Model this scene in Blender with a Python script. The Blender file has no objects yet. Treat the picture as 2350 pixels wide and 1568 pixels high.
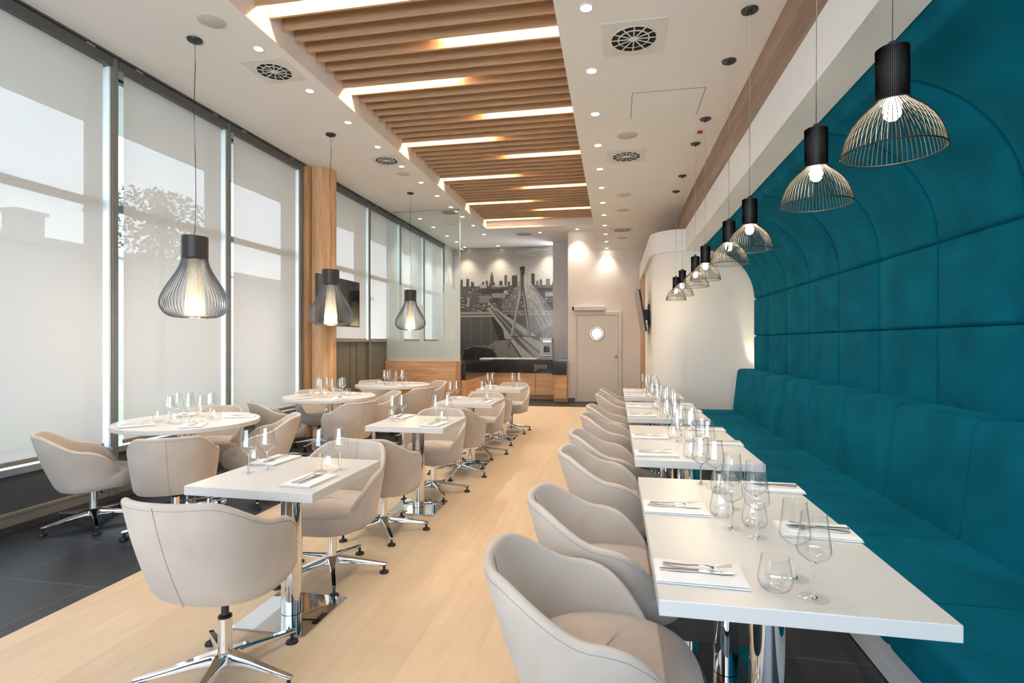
import bpy, bmesh, math, random
from mathutils import Vector, Matrix
random.seed(7)
PI = math.pi
scene = bpy.context.scene
COL = scene.collection

# ------------------------------------------------------------------ camera, world, exposure
W_PX, F_PX = 2350.0, 1240.0
YAW = math.atan(236 / 1240.0)
EYE = 1.44
cd = bpy.data.cameras.new('camera')
cam = bpy.data.objects.new('camera', cd); COL.objects.link(cam)
cam.location = (0, 0, EYE)
cam.rotation_euler = (PI / 2, 0, YAW)
cd.sensor_width = 36.0
cd.lens = F_PX / W_PX * 36.0
cd.shift_y = 1.0 / W_PX
cd.clip_start = 0.05; cd.clip_end = 300
scene.camera = cam

vs = scene.view_settings
vs.view_transform = 'Standard'; vs.look = 'None'; vs.gamma = 1.0
vs.use_curve_mapping = False
vs.exposure = 1.10
try:
    scene.cycles.max_bounces = 12
    scene.cycles.transparent_max_bounces = 40
    scene.cycles.sample_clamp_indirect = 6.0
    scene.cycles.caustics_reflective = False
    scene.cycles.caustics_refractive = False
except Exception:
    pass

world = bpy.data.worlds.new('daylight'); scene.world = world
world.use_nodes = True
wn = world.node_tree.nodes; wl = world.node_tree.links
bg = wn['Background']
bg.inputs['Strength'].default_value = 4.2
tc = wn.new('ShaderNodeTexCoord'); sx = wn.new('ShaderNodeSeparateXYZ')
rp = wn.new('ShaderNodeValToRGB')
rp.color_ramp.elements[0].position = 0.0; rp.color_ramp.elements[0].color = (0.86, 0.93, 1.0, 1)
rp.color_ramp.elements[1].position = 0.7; rp.color_ramp.elements[1].color = (0.56, 0.77, 1.0, 1)
wl.new(tc.outputs['Generated'], sx.inputs[0]); wl.new(sx.outputs['Z'], rp.inputs[0]); wl.new(rp.outputs[0], bg.inputs['Color'])

DOWN_W = 41.0      # ceiling downlight watts
PEND_W = 3.0

# ------------------------------------------------------------------ materials
def newmat(name):
    m = bpy.data.materials.new(name); m.use_nodes = True
    return m, m.node_tree.nodes, m.node_tree.links, m.node_tree.nodes['Principled BSDF']
def sv(b, k, v):
    if k in b.inputs: b.inputs[k].default_value = v
def c4(c): return (c[0], c[1], c[2], 1.0)
def noise_mix(n, l, c1, c2, scale, coord='Object', stretch=(1, 1, 1), detail=4, lo=.35, hi=.65):
    t = n.new('ShaderNodeTexCoord'); mp = n.new('ShaderNodeMapping')
    mp.inputs['Scale'].default_value = stretch
    nz = n.new('ShaderNodeTexNoise'); nz.inputs['Scale'].default_value = scale; nz.inputs['Detail'].default_value = detail
    r = n.new('ShaderNodeValToRGB')
    r.color_ramp.elements[0].position = lo; r.color_ramp.elements[0].color = c4(c1)
    r.color_ramp.elements[1].position = hi; r.color_ramp.elements[1].color = c4(c2)
    l.new(t.outputs[coord], mp.inputs[0]); l.new(mp.outputs[0], nz.inputs['Vector']); l.new(nz.outputs['Fac'], r.inputs[0])
    return r, nz, mp
def plain(name, c, rough=.5, metal=0, var=.03, scale=8, bump=0, bscale=200, spec=None, coat=0):
    m, n, l, b = newmat(name)
    c1 = tuple(max(0, x * (1 - var)) for x in c); c2 = tuple(min(1, x * (1 + var)) for x in c)
    r, nz, mp = noise_mix(n, l, c1, c2, scale)
    l.new(r.outputs[0], b.inputs['Base Color'])
    sv(b, 'Roughness', rough); sv(b, 'Metallic', metal)
    if spec is not None: sv(b, 'Specular IOR Level', spec)
    if coat: sv(b, 'Coat Weight', coat); sv(b, 'Coat Roughness', .1)
    if bump:
        nb = n.new('ShaderNodeTexNoise'); nb.inputs['Scale'].default_value = bscale
        bp = n.new('ShaderNodeBump'); bp.inputs['Strength'].default_value = bump; bp.inputs['Distance'].default_value = .002
        l.new(mp.outputs[0], nb.inputs['Vector']); l.new(nb.outputs['Fac'], bp.inputs['Height']); l.new(bp.outputs[0], b.inputs['Normal'])
    return m
def velvet(name, c, var=.12, sheen=.35, stint=None):
    m, n, l, b = newmat(name)
    c1 = tuple(x * (1 - var) for x in c); c2 = tuple(min(1, x * (1 + var)) for x in c)
    r, nz, mp = noise_mix(n, l, c1, c2, 3.2, detail=8)
    l.new(r.outputs[0], b.inputs['Base Color'])
    sv(b, 'Roughness', .9); sv(b, 'Specular IOR Level', .06); sv(b, 'Sheen Weight', sheen); sv(b, 'Sheen Roughness', .45)
    if stint: sv(b, 'Sheen Tint', c4(stint))
    nb = n.new('ShaderNodeTexNoise'); nb.inputs['Scale'].default_value = 260
    bp = n.new('ShaderNodeBump'); bp.inputs['Strength'].default_value = .12; bp.inputs['Distance'].default_value = .001
    l.new(mp.outputs[0], nb.inputs['Vector']); l.new(nb.outputs['Fac'], bp.inputs['Height']); l.new(bp.outputs[0], b.inputs['Normal'])
    return m
def wood(name, dark, light, stretch, scale=1.0, rough=.45):
    m, n, l, b = newmat(name)
    r, nz, mp = noise_mix(n, l, dark, light, scale, stretch=stretch, detail=7, lo=.3, hi=.68)
    nz.inputs['Distortion'].default_value = .6
    n2 = n.new('ShaderNodeTexNoise'); n2.inputs['Scale'].default_value = scale * 6; n2.inputs['Detail'].default_value = 5
    r2 = n.new('ShaderNodeValToRGB'); r2.color_ramp.elements[0].position = .3; r2.color_ramp.elements[0].color = (.72, .72, .72, 1)
    r2.color_ramp.elements[1].position = .55; r2.color_ramp.elements[1].color = (1, 1, 1, 1)
    l.new(mp.outputs[0], n2.inputs['Vector']); l.new(n2.outputs['Fac'], r2.inputs[0])
    mx = n.new('ShaderNodeMix'); mx.data_type = 'RGBA'; mx.blend_type = 'MULTIPLY'; mx.inputs[0].default_value = .7
    l.new(r.outputs[0], mx.inputs[6]); l.new(r2.outputs[0], mx.inputs[7]); l.new(mx.outputs[2], b.inputs['Base Color'])
    sv(b, 'Roughness', rough)
    return m
def emis(name, c, s):
    m, n, l, b = newmat(name)
    sv(b, 'Base Color', c4(c)); sv(b, 'Emission Color', c4(c)); sv(b, 'Emission Strength', s)
    return m
def chrome(name, c=(.80, .81, .83), rough=.045):
    m, n, l, b = newmat(name)
    r, nz, mp = noise_mix(n, l, tuple(x * .97 for x in c), c, 20)
    l.new(r.outputs[0], b.inputs['Base Color']); sv(b, 'Metallic', 1.0); sv(b, 'Roughness', rough)
    return m

M = {}
M['wall'] = plain('white_plaster', (.78, .75, .72), .85, var=.02, scale=2, bump=.05, bscale=90)
M['ceil'] = plain('white_ceiling_paint', (.88, .865, .85), .9, var=.015, scale=1.5)
M['backwall'] = plain('warm_grey_wall_paint', (.76, .70, .64), .85, var=.02, scale=2)
M['greywall'] = plain('lilac_grey_wall_paint', (.56, .53, .53), .85, var=.02, scale=2)
M['white_lac'] = plain('white_laminate_tabletop', (.68, .67, .655), .32, var=.01, scale=3, spec=.5)
M['beam'] = plain('smooth_white_beam_paint', (.80, .80, .81), .55, var=.01, scale=2)
M['drum'] = plain('white_curved_wall_paint', (.80, .78, .75), .8, var=.015, scale=2)
M['chrome'] = chrome('polished_chrome')
M['mirror'] = chrome('mirror_steel_plate', (.72, .73, .74), .02)
M['steel'] = chrome('brushed_steel', (.62, .62, .62), .3)
M['cutlery'] = chrome('polished_cutlery_steel', (.74, .70, .66), .12)
M['black'] = plain('black_plastic', (.012, .012, .013), .45)
M['stem'] = plain('dark_grey_steel_tube', (.06, .055, .055), .35, metal=.6)
M['taupe'] = velvet('taupe_suede_fabric', (.56, .49, .43), .10, .3, (.85, .88, 1))
M['seam'] = plain('taupe_thread', (.36, .31, .275), .9)
M['teal'] = velvet('teal_velvet', (.0005, .092, .145), .2, .12, (.0, .6, .9))
M['darktile'] = None
M['frame'] = plain('graphite_window_frame', (.105, .11, .115), .4, metal=.3)
M['frame_l'] = plain('grey_green_window_frame', (.21, .225, .23), .4, metal=.3)
M['olive'] = plain('olive_grey_panel', (.155, .14, .11), .45, var=.05)
M['lit_side'] = plain('daylit_mullion_side', (.66, .72, .73), .4)  # pale tone carries the daylight falling on the mullion sides
M['trim'] = plain('bronze_grey_sill', (.30, .26, .22), .45, metal=.2)
M['wood_slat'] = wood('oak_slat_wood', (.52, .33, .19), (.66, .45, .28), (.7, 10, 16), 1.0, .5)
M['wood_col'] = wood('oak_column_wood', (.54, .31, .155), (.80, .51, .29), (10, 10, .8), 1.0, .4)
M['wood_h'] = wood('oak_counter_wood', (.58, .31, .145), (.84, .53, .28), (1.0, 1.0, 14), 1.0, .4)
M['wood_band'] = wood('pale_walnut_band', (.25, .155, .105), (.44, .30, .215), (14, .7, 9), 1.0, .5)
M['wood_seat'] = wood('oak_jamb_wood', (.36, .18, .085), (.52, .28, .14), (9, 9, .7), 1.0, .45)
M['counter'] = plain('black_gloss_counter', (.012, .013, .016), .12, coat=.5)
M['doorpaint'] = plain('grey_beige_door_paint', (.66, .625, .57), .55, var=.01)
M['blacklamp'] = plain('graphite_lamp_metal', (.040, .040, .043), .42, metal=.3)
M['wire'] = plain('bronze_black_wire', (.030, .025, .020), .42, metal=.6)
M['rib'] = plain('dark_lamp_slats', (.30, .31, .33), .3, metal=.8)
M['cord_w'] = plain('clear_white_cord', (.7, .7, .7), .5)
M['bulb'] = emis('warm_bulb_glow', (1, .86, .62), 28)
M['diff'] = emis('warm_diffuser_glow', (1, .80, .52), 1.3)
M['spot'] = emis('downlight_glow', (1, .93, .80), 22)
M['strip'] = emis('warm_led_strip', (1, .78, .50), 62)
M['ventdark'] = plain('dark_duct', (.012, .011, .010), .9)
M['ventwhite'] = plain('white_vent_paint', (.78, .76, .73), .6)
M['speaker'] = plain('pale_speaker_mesh', (.60, .59, .53), .9)
M['napkin'] = plain('white_cotton', (.86, .86, .88), .95, bump=.3, bscale=500)
M['screen'] = plain('black_tv_glass', (.01, .011, .014), .08, coat=.6)
M['tvback'] = plain('dark_tv_plastic', (.05, .05, .055), .5)
M['tvsil'] = plain('grey_tv_face', (.30, .27, .24), .5)
M['machine'] = plain('pale_grey_enamel', (.48, .46, .43), .35)
M['tray'] = plain('white_porcelain', (.80, .76, .70), .3)
M['gold'] = plain('brass_dash', (.55, .38, .2), .4, metal=.6)
M['red'] = plain('red_lens', (.35, .02, .02), .4)
M['asphalt'] = plain('street_asphalt', (.20, .20, .20), .9, var=.15, scale=.5)
M['grass'] = plain('street_grass', (.16, .20, .08), .95, var=.2, scale=.6)
M['house'] = plain('pale_house_render', (.28, .28, .29), .9)
M['houseroof'] = plain('grey_roof', (.25, .24, .25), .9)
M['foliage'] = plain('tree_foliage', (.07, .09, .05), .95, var=.4, scale=2)
M['bark'] = plain('tree_bark', (.12, .09, .07), .95)
M['concrete'] = plain('concrete_canopy', (.80, .79, .77), .9)

def floor_mats():
    m, n, l, b = newmat('pale_oak_plank_tile')
    t = n.new('ShaderNodeTexCoord'); mp = n.new('ShaderNodeMapping'); mp.inputs['Rotation'].default_value = (0, 0, PI / 2)
    br = n.new('ShaderNodeTexBrick')
    br.inputs['Color1'].default_value = (.73, .57, .395, 1); br.inputs['Color2'].default_value = (.69, .53, .36, 1)
    br.inputs['Mortar'].default_value = (.60, .46, .33, 1)
    br.inputs['Scale'].default_value = 1; br.inputs['Mortar Size'].default_value = .0014; br.inputs['Mortar Smooth'].default_value = .1
    br.inputs['Brick Width'].default_value = 1.2; br.inputs['Row Height'].default_value = .155; br.offset = .37
    l.new(t.outputs['Object'], mp.inputs[0]); l.new(mp.outputs[0], br.inputs['Vector'])
    nz = n.new('ShaderNodeTexNoise'); nz.inputs['Scale'].default_value = 2.2; nz.inputs['Detail'].default_value = 6
    mp2 = n.new('ShaderNodeMapping'); mp2.inputs['Scale'].default_value = (9, 1.2, 1)
    l.new(t.outputs['Object'], mp2.inputs[0]); l.new(mp2.outputs[0], nz.inputs['Vector'])
    r = n.new('ShaderNodeValToRGB'); r.color_ramp.elements[0].position = .3; r.color_ramp.elements[0].color = (.90, .885, .87, 1)
    r.color_ramp.elements[1].position = .7; r.color_ramp.elements[1].color = (1.0, 1.0, 1.0, 1)
    l.new(nz.outputs['Fac'], r.inputs[0])
    mx = n.new('ShaderNodeMix'); mx.data_type = 'RGBA'; mx.blend_type = 'MULTIPLY'; mx.inputs[0].default_value = 1
    l.new(br.outputs['Color'], mx.inputs[6]); l.new(r.outputs[0], mx.inputs[7]); l.new(mx.outputs[2], b.inputs['Base Color'])
    sv(b, 'Roughness', .38)
    M['floorwood'] = m
    m, n, l, b = newmat('slate_floor_tile')
    t = n.new('ShaderNodeTexCoord'); mp = n.new('ShaderNodeMapping'); mp.inputs['Location'].default_value = (.05, .33, 0)
    br = n.new('ShaderNodeTexBrick')
    br.inputs['Color1'].default_value = (.026, .028, .033, 1); br.inputs['Color2'].default_value = (.021, .023, .028, 1)
    br.inputs['Mortar'].default_value = (.15, .15, .15, 1)
    br.inputs['Scale'].default_value = 1; br.inputs['Mortar Size'].default_value = .0022; br.inputs['Mortar Smooth'].default_value = .1
    br.inputs['Brick Width'].default_value = 1.2; br.inputs['Row Height'].default_value = .6; br.offset = .5
    l.new(t.outputs['Object'], mp.inputs[0]); l.new(mp.outputs[0], br.inputs['Vector'])
    nz = n.new('ShaderNodeTexNoise'); nz.inputs['Scale'].default_value = 3; nz.inputs['Detail'].default_value = 7
    l.new(t.outputs['Object'], nz.inputs['Vector'])
    r = n.new('ShaderNodeValToRGB'); r.color_ramp.elements[0].color = (.75, .75, .75, 1); r.color_ramp.elements[1].color = (1.2, 1.2, 1.2, 1)
    l.new(nz.outputs['Fac'], r.inputs[0])
    mx = n.new('ShaderNodeMix'); mx.data_type = 'RGBA'; mx.blend_type = 'MULTIPLY'; mx.inputs[0].default_value = 1
    l.new(br.outputs['Color'], mx.inputs[6]); l.new(r.outputs[0], mx.inputs[7]); l.new(mx.outputs[2], b.inputs['Base Color'])
    sv(b, 'Roughness', .42)
    M['darktile'] = m
floor_mats()

def blind_mat():
    m = bpy.data.materials.new('cream_screen_blind'); m.use_nodes = True
    n, l = m.node_tree.nodes, m.node_tree.links; n.clear()
    out = n.new('ShaderNodeOutputMaterial')
    t = n.new('ShaderNodeTexCoord'); mp = n.new('ShaderNodeMapping'); mp.inputs['Scale'].default_value = (1, 60, 60)
    nz = n.new('ShaderNodeTexNoise'); nz.inputs['Scale'].default_value = 3; nz.inputs['Detail'].default_value = 3
    l.new(t.outputs['Object'], mp.inputs[0]); l.new(mp.outputs[0], nz.inputs['Vector'])
    r = n.new('ShaderNodeValToRGB'); r.color_ramp.elements[0].color = (.64, .645, .64, 1); r.color_ramp.elements[1].color = (.68, .685, .68, 1)
    l.new(nz.outputs['Fac'], r.inputs[0])
    d = n.new('ShaderNodeBsdfDiffuse'); tr = n.new('ShaderNodeBsdfTranslucent'); tp = n.new('ShaderNodeBsdfTransparent')
    l.new(r.outputs[0], d.inputs['Color']); l.new(r.outputs[0], tr.inputs['Color'])
    a = n.new('ShaderNodeMixShader'); a.inputs[0].default_value = .115
    l.new(d.outputs[0], a.inputs[1]); l.new(tr.outputs[0], a.inputs[2])
    c = n.new('ShaderNodeMixShader'); c.inputs[0].default_value = .052
    l.new(a.outputs[0], c.inputs[1]); l.new(tp.outputs[0], c.inputs[2]); l.new(c.outputs[0], out.inputs[0])
    return m
M['blind'] = blind_mat()

def thin_glass(name, tint=(.97, .98, .98), f0=.04, edge=.0, f1=.6):
    """thin clear sheet: transparent, with a mirror reflection that grows towards grazing angles"""
    m = bpy.data.materials.new(name); m.use_nodes = True
    n, l = m.node_tree.nodes, m.node_tree.links; n.clear()
    out = n.new('ShaderNodeOutputMaterial')
    tp = n.new('ShaderNodeBsdfTransparent')
    lw = n.new('ShaderNodeLayerWeight'); lw.inputs['Blend'].default_value = .5
    r = n.new('ShaderNodeValToRGB'); r.color_ramp.elements[0].color = c4(tint)
    r.color_ramp.elements[0].position = .5
    r.color_ramp.elements[1].color = c4(tuple(x * (1 - edge) for x in tint))
    l.new(lw.outputs['Facing'], r.inputs[0]); l.new(r.outputs[0], tp.inputs['Color'])
    g = n.new('ShaderNodeBsdfGlossy'); g.inputs['Roughness'].default_value = 0; g.inputs['Color'].default_value = (1, 1, 1, 1)
    p = n.new('ShaderNodeMath'); p.operation = 'POWER'; p.inputs[1].default_value = 4
    l.new(lw.outputs['Facing'], p.inputs[0])
    mr = n.new('ShaderNodeMapRange'); mr.inputs['To Min'].default_value = f0; mr.inputs['To Max'].default_value = f1
    l.new(p.outputs[0], mr.inputs[0])
    mx = n.new('ShaderNodeMixShader'); l.new(mr.outputs[0], mx.inputs[0])
    l.new(tp.outputs[0], mx.inputs[1]); l.new(g.outputs[0], mx.inputs[2]); l.new(mx.outputs[0], out.inputs[0])
    return m
M['glass'] = thin_glass('thin_drinking_glass', (.985, .99, .99), .10, .46, .85)
M['glass_flat'] = thin_glass('flat_foot_glass', (.985, .99, .99), .05, .0, .22)
M['pane'] = thin_glass('window_pane_glass', (.97, .985, .98), .03, .1, .5)
M['partglass'] = thin_glass('partition_glass', (.94, .975, .96), .06, .1, .6)
def solid_glass():
    m, n, l, b = newmat('solid_clear_glass')
    sv(b, 'Base Color', (1, 1, 1, 1)); sv(b, 'Roughness', 0.0); sv(b, 'IOR', 1.48); sv(b, 'Transmission Weight', 1.0)
    return m
M['glass_s'] = solid_glass()
def frosted():
    m = bpy.data.materials.new('frosted_film'); m.use_nodes = True
    n, l = m.node_tree.nodes, m.node_tree.links; n.clear()
    out = n.new('ShaderNodeOutputMaterial')
    d = n.new('ShaderNodeBsdfDiffuse'); d.inputs[0].default_value = (.84, .90, .87, 1)
    tr = n.new('ShaderNodeBsdfTranslucent'); tr.inputs[0].default_value = (.84, .90, .87, 1)
    tp = n.new('ShaderNodeBsdfTransparent')
    t = n.new('ShaderNodeTexCoord'); nz = n.new('ShaderNodeTexNoise'); nz.inputs['Scale'].default_value = 1.5
    l.new(t.outputs['Object'], nz.inputs['Vector'])
    a = n.new('ShaderNodeMixShader'); a.inputs[0].default_value = .5
    c = n.new('ShaderNodeMixShader')
    mr = n.new('ShaderNodeMapRange'); mr.inputs['To Min'].default_value = .12; mr.inputs['To Max'].default_value = .26
    l.new(nz.outputs['Fac'], mr.inputs[0]); l.new(mr.outputs[0], c.inputs[0])
    l.new(d.outputs[0], a.inputs[1]); l.new(tr.outputs[0], a.inputs[2]); l.new(a.outputs[0], c.inputs[1]); l.new(tp.outputs[0], c.inputs[2]); l.new(c.outputs[0], out.inputs[0])
    return m
M['frost'] = frosted()
def opal():
    m = bpy.data.materials.new('opal_lamp_diffuser'); m.use_nodes = True
    n, l = m.node_tree.nodes, m.node_tree.links; n.clear()
    out = n.new('ShaderNodeOutputMaterial'); d = n.new('ShaderNodeBsdfDiffuse'); d.inputs[0].default_value = (.8, .78, .72, 1)
    t = n.new('ShaderNodeBsdfTranslucent'); t.inputs[0].default_value = (.9, .86, .78, 1)
    a = n.new('ShaderNodeMixShader'); a.inputs[0].default_value = .5
    l.new(d.outputs[0], a.inputs[1]); l.new(t.outputs[0], a.inputs[2]); l.new(a.outputs[0], out.inputs[0])
    return m
M['opal'] = opal()

# ------------------------------------------------------------------ object helpers
def tag(o, label=None, cat=None, group=None, kind=None):
    if label: o['label'] = label
    if cat: o['category'] = cat
    if group: o['group'] = group
    if kind: o['kind'] = kind
    return o
def empty(name, loc=(0, 0, 0), rz=0):
    o = bpy.data.objects.new(name, None); COL.objects.link(o)
    o.location = loc; o.rotation_euler = (0, 0, rz); o.empty_display_size = .1
    return o
class MB:
    def __init__(s): s.v = []; s.f = []; s.c = []
    def quad(s, pts, col=None):
        b = len(s.v); s.v += [tuple(p) for p in pts]; s.f.append(tuple(range(b, b + len(pts)))); s.c.append(col)
    def box(s, x0, x1, y0, y1, z0, z1, mat=None):
        p = [(x0, y0, z0), (x1, y0, z0), (x1, y1, z0), (x0, y1, z0), (x0, y0, z1), (x1, y0, z1), (x1, y1, z1), (x0, y1, z1)]
        if mat is not None: p = [tuple(mat @ Vector(q)) for q in p]
        b = len(s.v); s.v += p
        for f in ((3, 2, 1, 0), (4, 5, 6, 7), (0, 1, 5, 4), (1, 2, 6, 5), (2, 3, 7, 6), (3, 0, 4, 7)):
            s.f.append(tuple(b + i for i in f)); s.c.append(None)
    def lathe(s, prof, seg=32, cx=0, cy=0, cap=False, a0=0, a1=2 * PI, sc=(1, 1)):
        full = abs(a1 - a0 - 2 * PI) < 1e-6
        n = seg if full else seg + 1
        b = len(s.v)
        for (r, z) in prof:
            for i in range(n):
                a = a0 + (a1 - a0) * i / seg
                s.v.append((cx + sc[0] * r * math.cos(a), cy + sc[1] * r * math.sin(a), z))
        for j in range(len(prof) - 1):
            for i in range(seg):
                i2 = (i + 1) % n if full else i + 1
                s.f.append((b + j * n + i, b + j * n + i2, b + (j + 1) * n + i2, b + (j + 1) * n + i)); s.c.append(None)
        if cap:
            s.f.append(tuple(b + i for i in reversed(range(n)))); s.c.append(None)
            k = b + (len(prof) - 1) * n
            s.f.append(tuple(k + i for i in range(n))); s.c.append(None)
    def tube(s, pts, r, seg=8, cap=True):
        pts = [Vector(p) for p in pts]; n = len(pts); b = len(s.v)
        rs = r if isinstance(r, (list, tuple)) else [r] * n
        up = Vector((0, 0, 1))
        for k, p in enumerate(pts):
            d = (pts[min(k + 1, n - 1)] - pts[max(k - 1, 0)]).normalized()
            a = d.cross(up)
            if a.length < 1e-3: a = d.cross(Vector((1, 0, 0)))
            a.normalize(); c = a.cross(d).normalized()
            for i in range(seg):
                t = 2 * PI * i / seg
                s.v.append(tuple(p + rs[k] * (math.cos(t) * a + math.sin(t) * c)))
        for k in range(n - 1):
            for i in range(seg):
                j = (i + 1) % seg
                s.f.append((b + k * seg + i, b + k * seg + j, b + (k + 1) * seg + j, b + (k + 1) * seg + i)); s.c.append(None)
        if cap:
            s.f.append(tuple(b + i for i in range(seg))); s.c.append(None)
            s.f.append(tuple(b + (n - 1) * seg + i for i in reversed(range(seg)))); s.c.append(None)
    def prism(s, poly, z0, z1):
        n = len(poly); b = len(s.v)
        s.v += [(x, y, z0) for x, y in poly] + [(x, y, z1) for x, y in poly]
        s.f.append(tuple(b + i for i in reversed(range(n)))); s.f.append(tuple(b + n + i for i in range(n))); s.c += [None, None]
        for i in range(n):
            j = (i + 1) % n; s.f.append((b + i, b + j, b + n + j, b + n + i)); s.c.append(None)
    def build(s, name, m, parent=None, smooth=False, bevel=0, seg=2, recalc=False):
        me = bpy.data.meshes.new(name); me.from_pydata(s.v, [], s.f)
        if bevel or recalc:
            bm = bmesh.new(); bm.from_mesh(me)
            if recalc: bmesh.ops.recalc_face_normals(bm, faces=bm.faces)
            if bevel:
                es = [e for e in bm.edges if len(e.link_faces) == 2 and e.calc_face_angle(0) > .6]
                bmesh.ops.bevel(bm, geom=es, offset=bevel, segments=seg, profile=.5, affect='EDGES')
            bm.to_mesh(me); bm.free()
        if any(c is not None for c in s.c):
            ca = me.color_attributes.new('tone', 'FLOAT_COLOR', 'CORNER'); k = 0
            for p in me.polygons:
                c = s.c[p.index] or (.5, .5, .5)
                for _ in p.loop_indices: ca.data[k].color = (c[0], c[1], c[2], 1); k += 1
        if smooth: me.shade_smooth() if smooth is True else None
        if smooth == 'auto':
            me.shade_smooth()
            try: me.set_sharp_from_angle(angle=math.radians(38))
            except Exception: pass
        me.materials.append(M[m] if isinstance(m, str) else m)
        o = bpy.data.objects.new(name, me); COL.objects.link(o)
        if parent: o.parent = parent
        return o
def box(name, x0, x1, y0, y1, z0, z1, m, parent=None, bevel=0):
    b = MB(); b.box(x0, x1, y0, y1, z0, z1)
    return b.build(name, m, parent, bevel=bevel)
def struct(o): o['kind'] = 'structure'; return o
def dup(o, parent=None):
    c = o.copy(); COL.objects.link(c)
    if parent: c.parent = parent
    for ch in list(o.children): dup(ch, c)
    return c
def put(first, proto, loc, rz, label, group, cat=None):
    o = proto if first else dup(proto)
    o.location = loc; o.rotation_euler = (0, 0, rz); o['label'] = label
    if group: o['group'] = group
    return o

# ------------------------------------------------------------------ setting
XL, XLW = -4.63, -4.72          # inner face of base trim, plane of the blinds
ZC, ZS = 4.12, 3.66
YD, YM = 13.1, 15.0
YB = -3.0                        # glazed front behind the camera
struct(box('floor', -5.0, 2.4, YB - .2, 15.3, -.12, -.004, 'darktile'))
struct(box('floor_oak', -2.93, -.05, YB, 12.0, -.06, 0.0, 'floorwood'))
# ceiling with the slatted recess cut out
CX0, CX1, CY1 = -2.98, -.42, 12.45
b = MB()
b.box(-5.0, CX0, YB, 15.3, ZC, ZC + .06)
b.box(CX0, -.37, CY1, 15.3, ZC, ZC + .06)
b.box(CX0 - .02, CX0, YB, CY1, ZC + .06, 4.45)         # recess sides
b.box(CX0, -.37, CY1, CY1 + .02, ZC + .06, 4.45)
struct(b.build('ceiling', 'ceil'))
struct(box('ceiling_recess', CX0 - .02, .2, YB, CY1 + .02, 4.407, 4.45, 'wood_slat'))
b = MB(); b.box(-.395, 2.4, YB, YD, ZS, ZS + .06); b.box(-.395, -.335, YB, YD, ZS + .06, 4.78)
struct(b.build('ceiling_soffit', 'ceil'))
# back walls
b = MB(); b.box(-1.108, 2.4, YD, YD + .15, 0, 4.12); struct(b.build('wall_back', 'backwall'))
b = MB(); b.box(-1.62, -1.12, 14.35, 14.45, 0, 4.12); b.box(-1.12, -1.108, YD, 14.4, 0, 4.12)
struct(b.build('wall_back_recess', 'greywall'))
struct(box('wall_mural', -5.0, -1.4, YM, YM + .12, 0, 4.12, 'greywall'))
struct(box('baseboard_back', -1.118, .6, YD - .014, YD, 0, .085, 'frame'))
struct(box('wall_left', -4.78, -4.60, 14.3, 15.05, 0, ZC, 'wall'))
# behind the camera: glazed front
b = MB()
b.box(-5.0, 2.4, YB - .2, YB, 0, 1.1); b.box(-5.0, 2.4, YB - .2, YB, 3.45, 4.78)
for xx in (-5.0, -3.3, -1.6, .1, 1.8): b.box(xx, xx + .1, YB - .2, YB, 1.1, 3.45)
struct(b.build('wall_front', 'frame_l'))

# left window wall: mullions, header, base, panes, blinds
mull = [-2.02 + 1.52 * 0, -.31, 1.23, 2.76, 4.285, 5.81, 7.35, 9.66, 11.17, 12.66, 14.2]
b = MB()
for y in mull:
    b.box(-4.93, -4.60, y - .03, y + .03, 0, ZC)
struct(b.build('trim_mullions', 'frame_l', bevel=.004))
b = MB()
b.box(-4.80, -4.575, YB, 14.3, ZC - .018, ZC)
segs = [(YB, 7.35), (7.35, 14.3)]
struct(b.build('trim_header', 'frame'))
b = MB(); b.box(-4.86, -4.80, YB, 14.3, 2.72, 2.79); b.box(-4.86, -4.80, YB, 14.3, .39, .44); b.box(-4.86, -4.80, YB, 14.3, 4.0, ZC)
struct(b.build('trim_transom', 'frame'))
b = MB(); b.box(-4.90, -4.665, YB, 7.43, .10, .385)
struct(b.build('wall_spandrel', 'frame', bevel=.003))
b = MB(); b.box(-4.90, -4.645, YB, 7.43, .385, .445)
struct(b.build('trim_sill', plain('steel_blue_sill', (.34, .38, .42), .28, metal=.5), bevel=.006))
b = MB(); b.box(-4.90, XL, YB, 7.43, .0, .075); b.box(-4.90, XL + .004, YB, 7.43, .075, .10)
struct(b.build('baseboard_left', 'trim', bevel=.003))
b = MB()
for k in range(4): b.box(-4.62 + .045 * k, -4.62 + .045 * k + .036, YB, 7.3, -.004, .002)
struct(b.build('trim_floor_grille', 'stem'))
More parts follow.
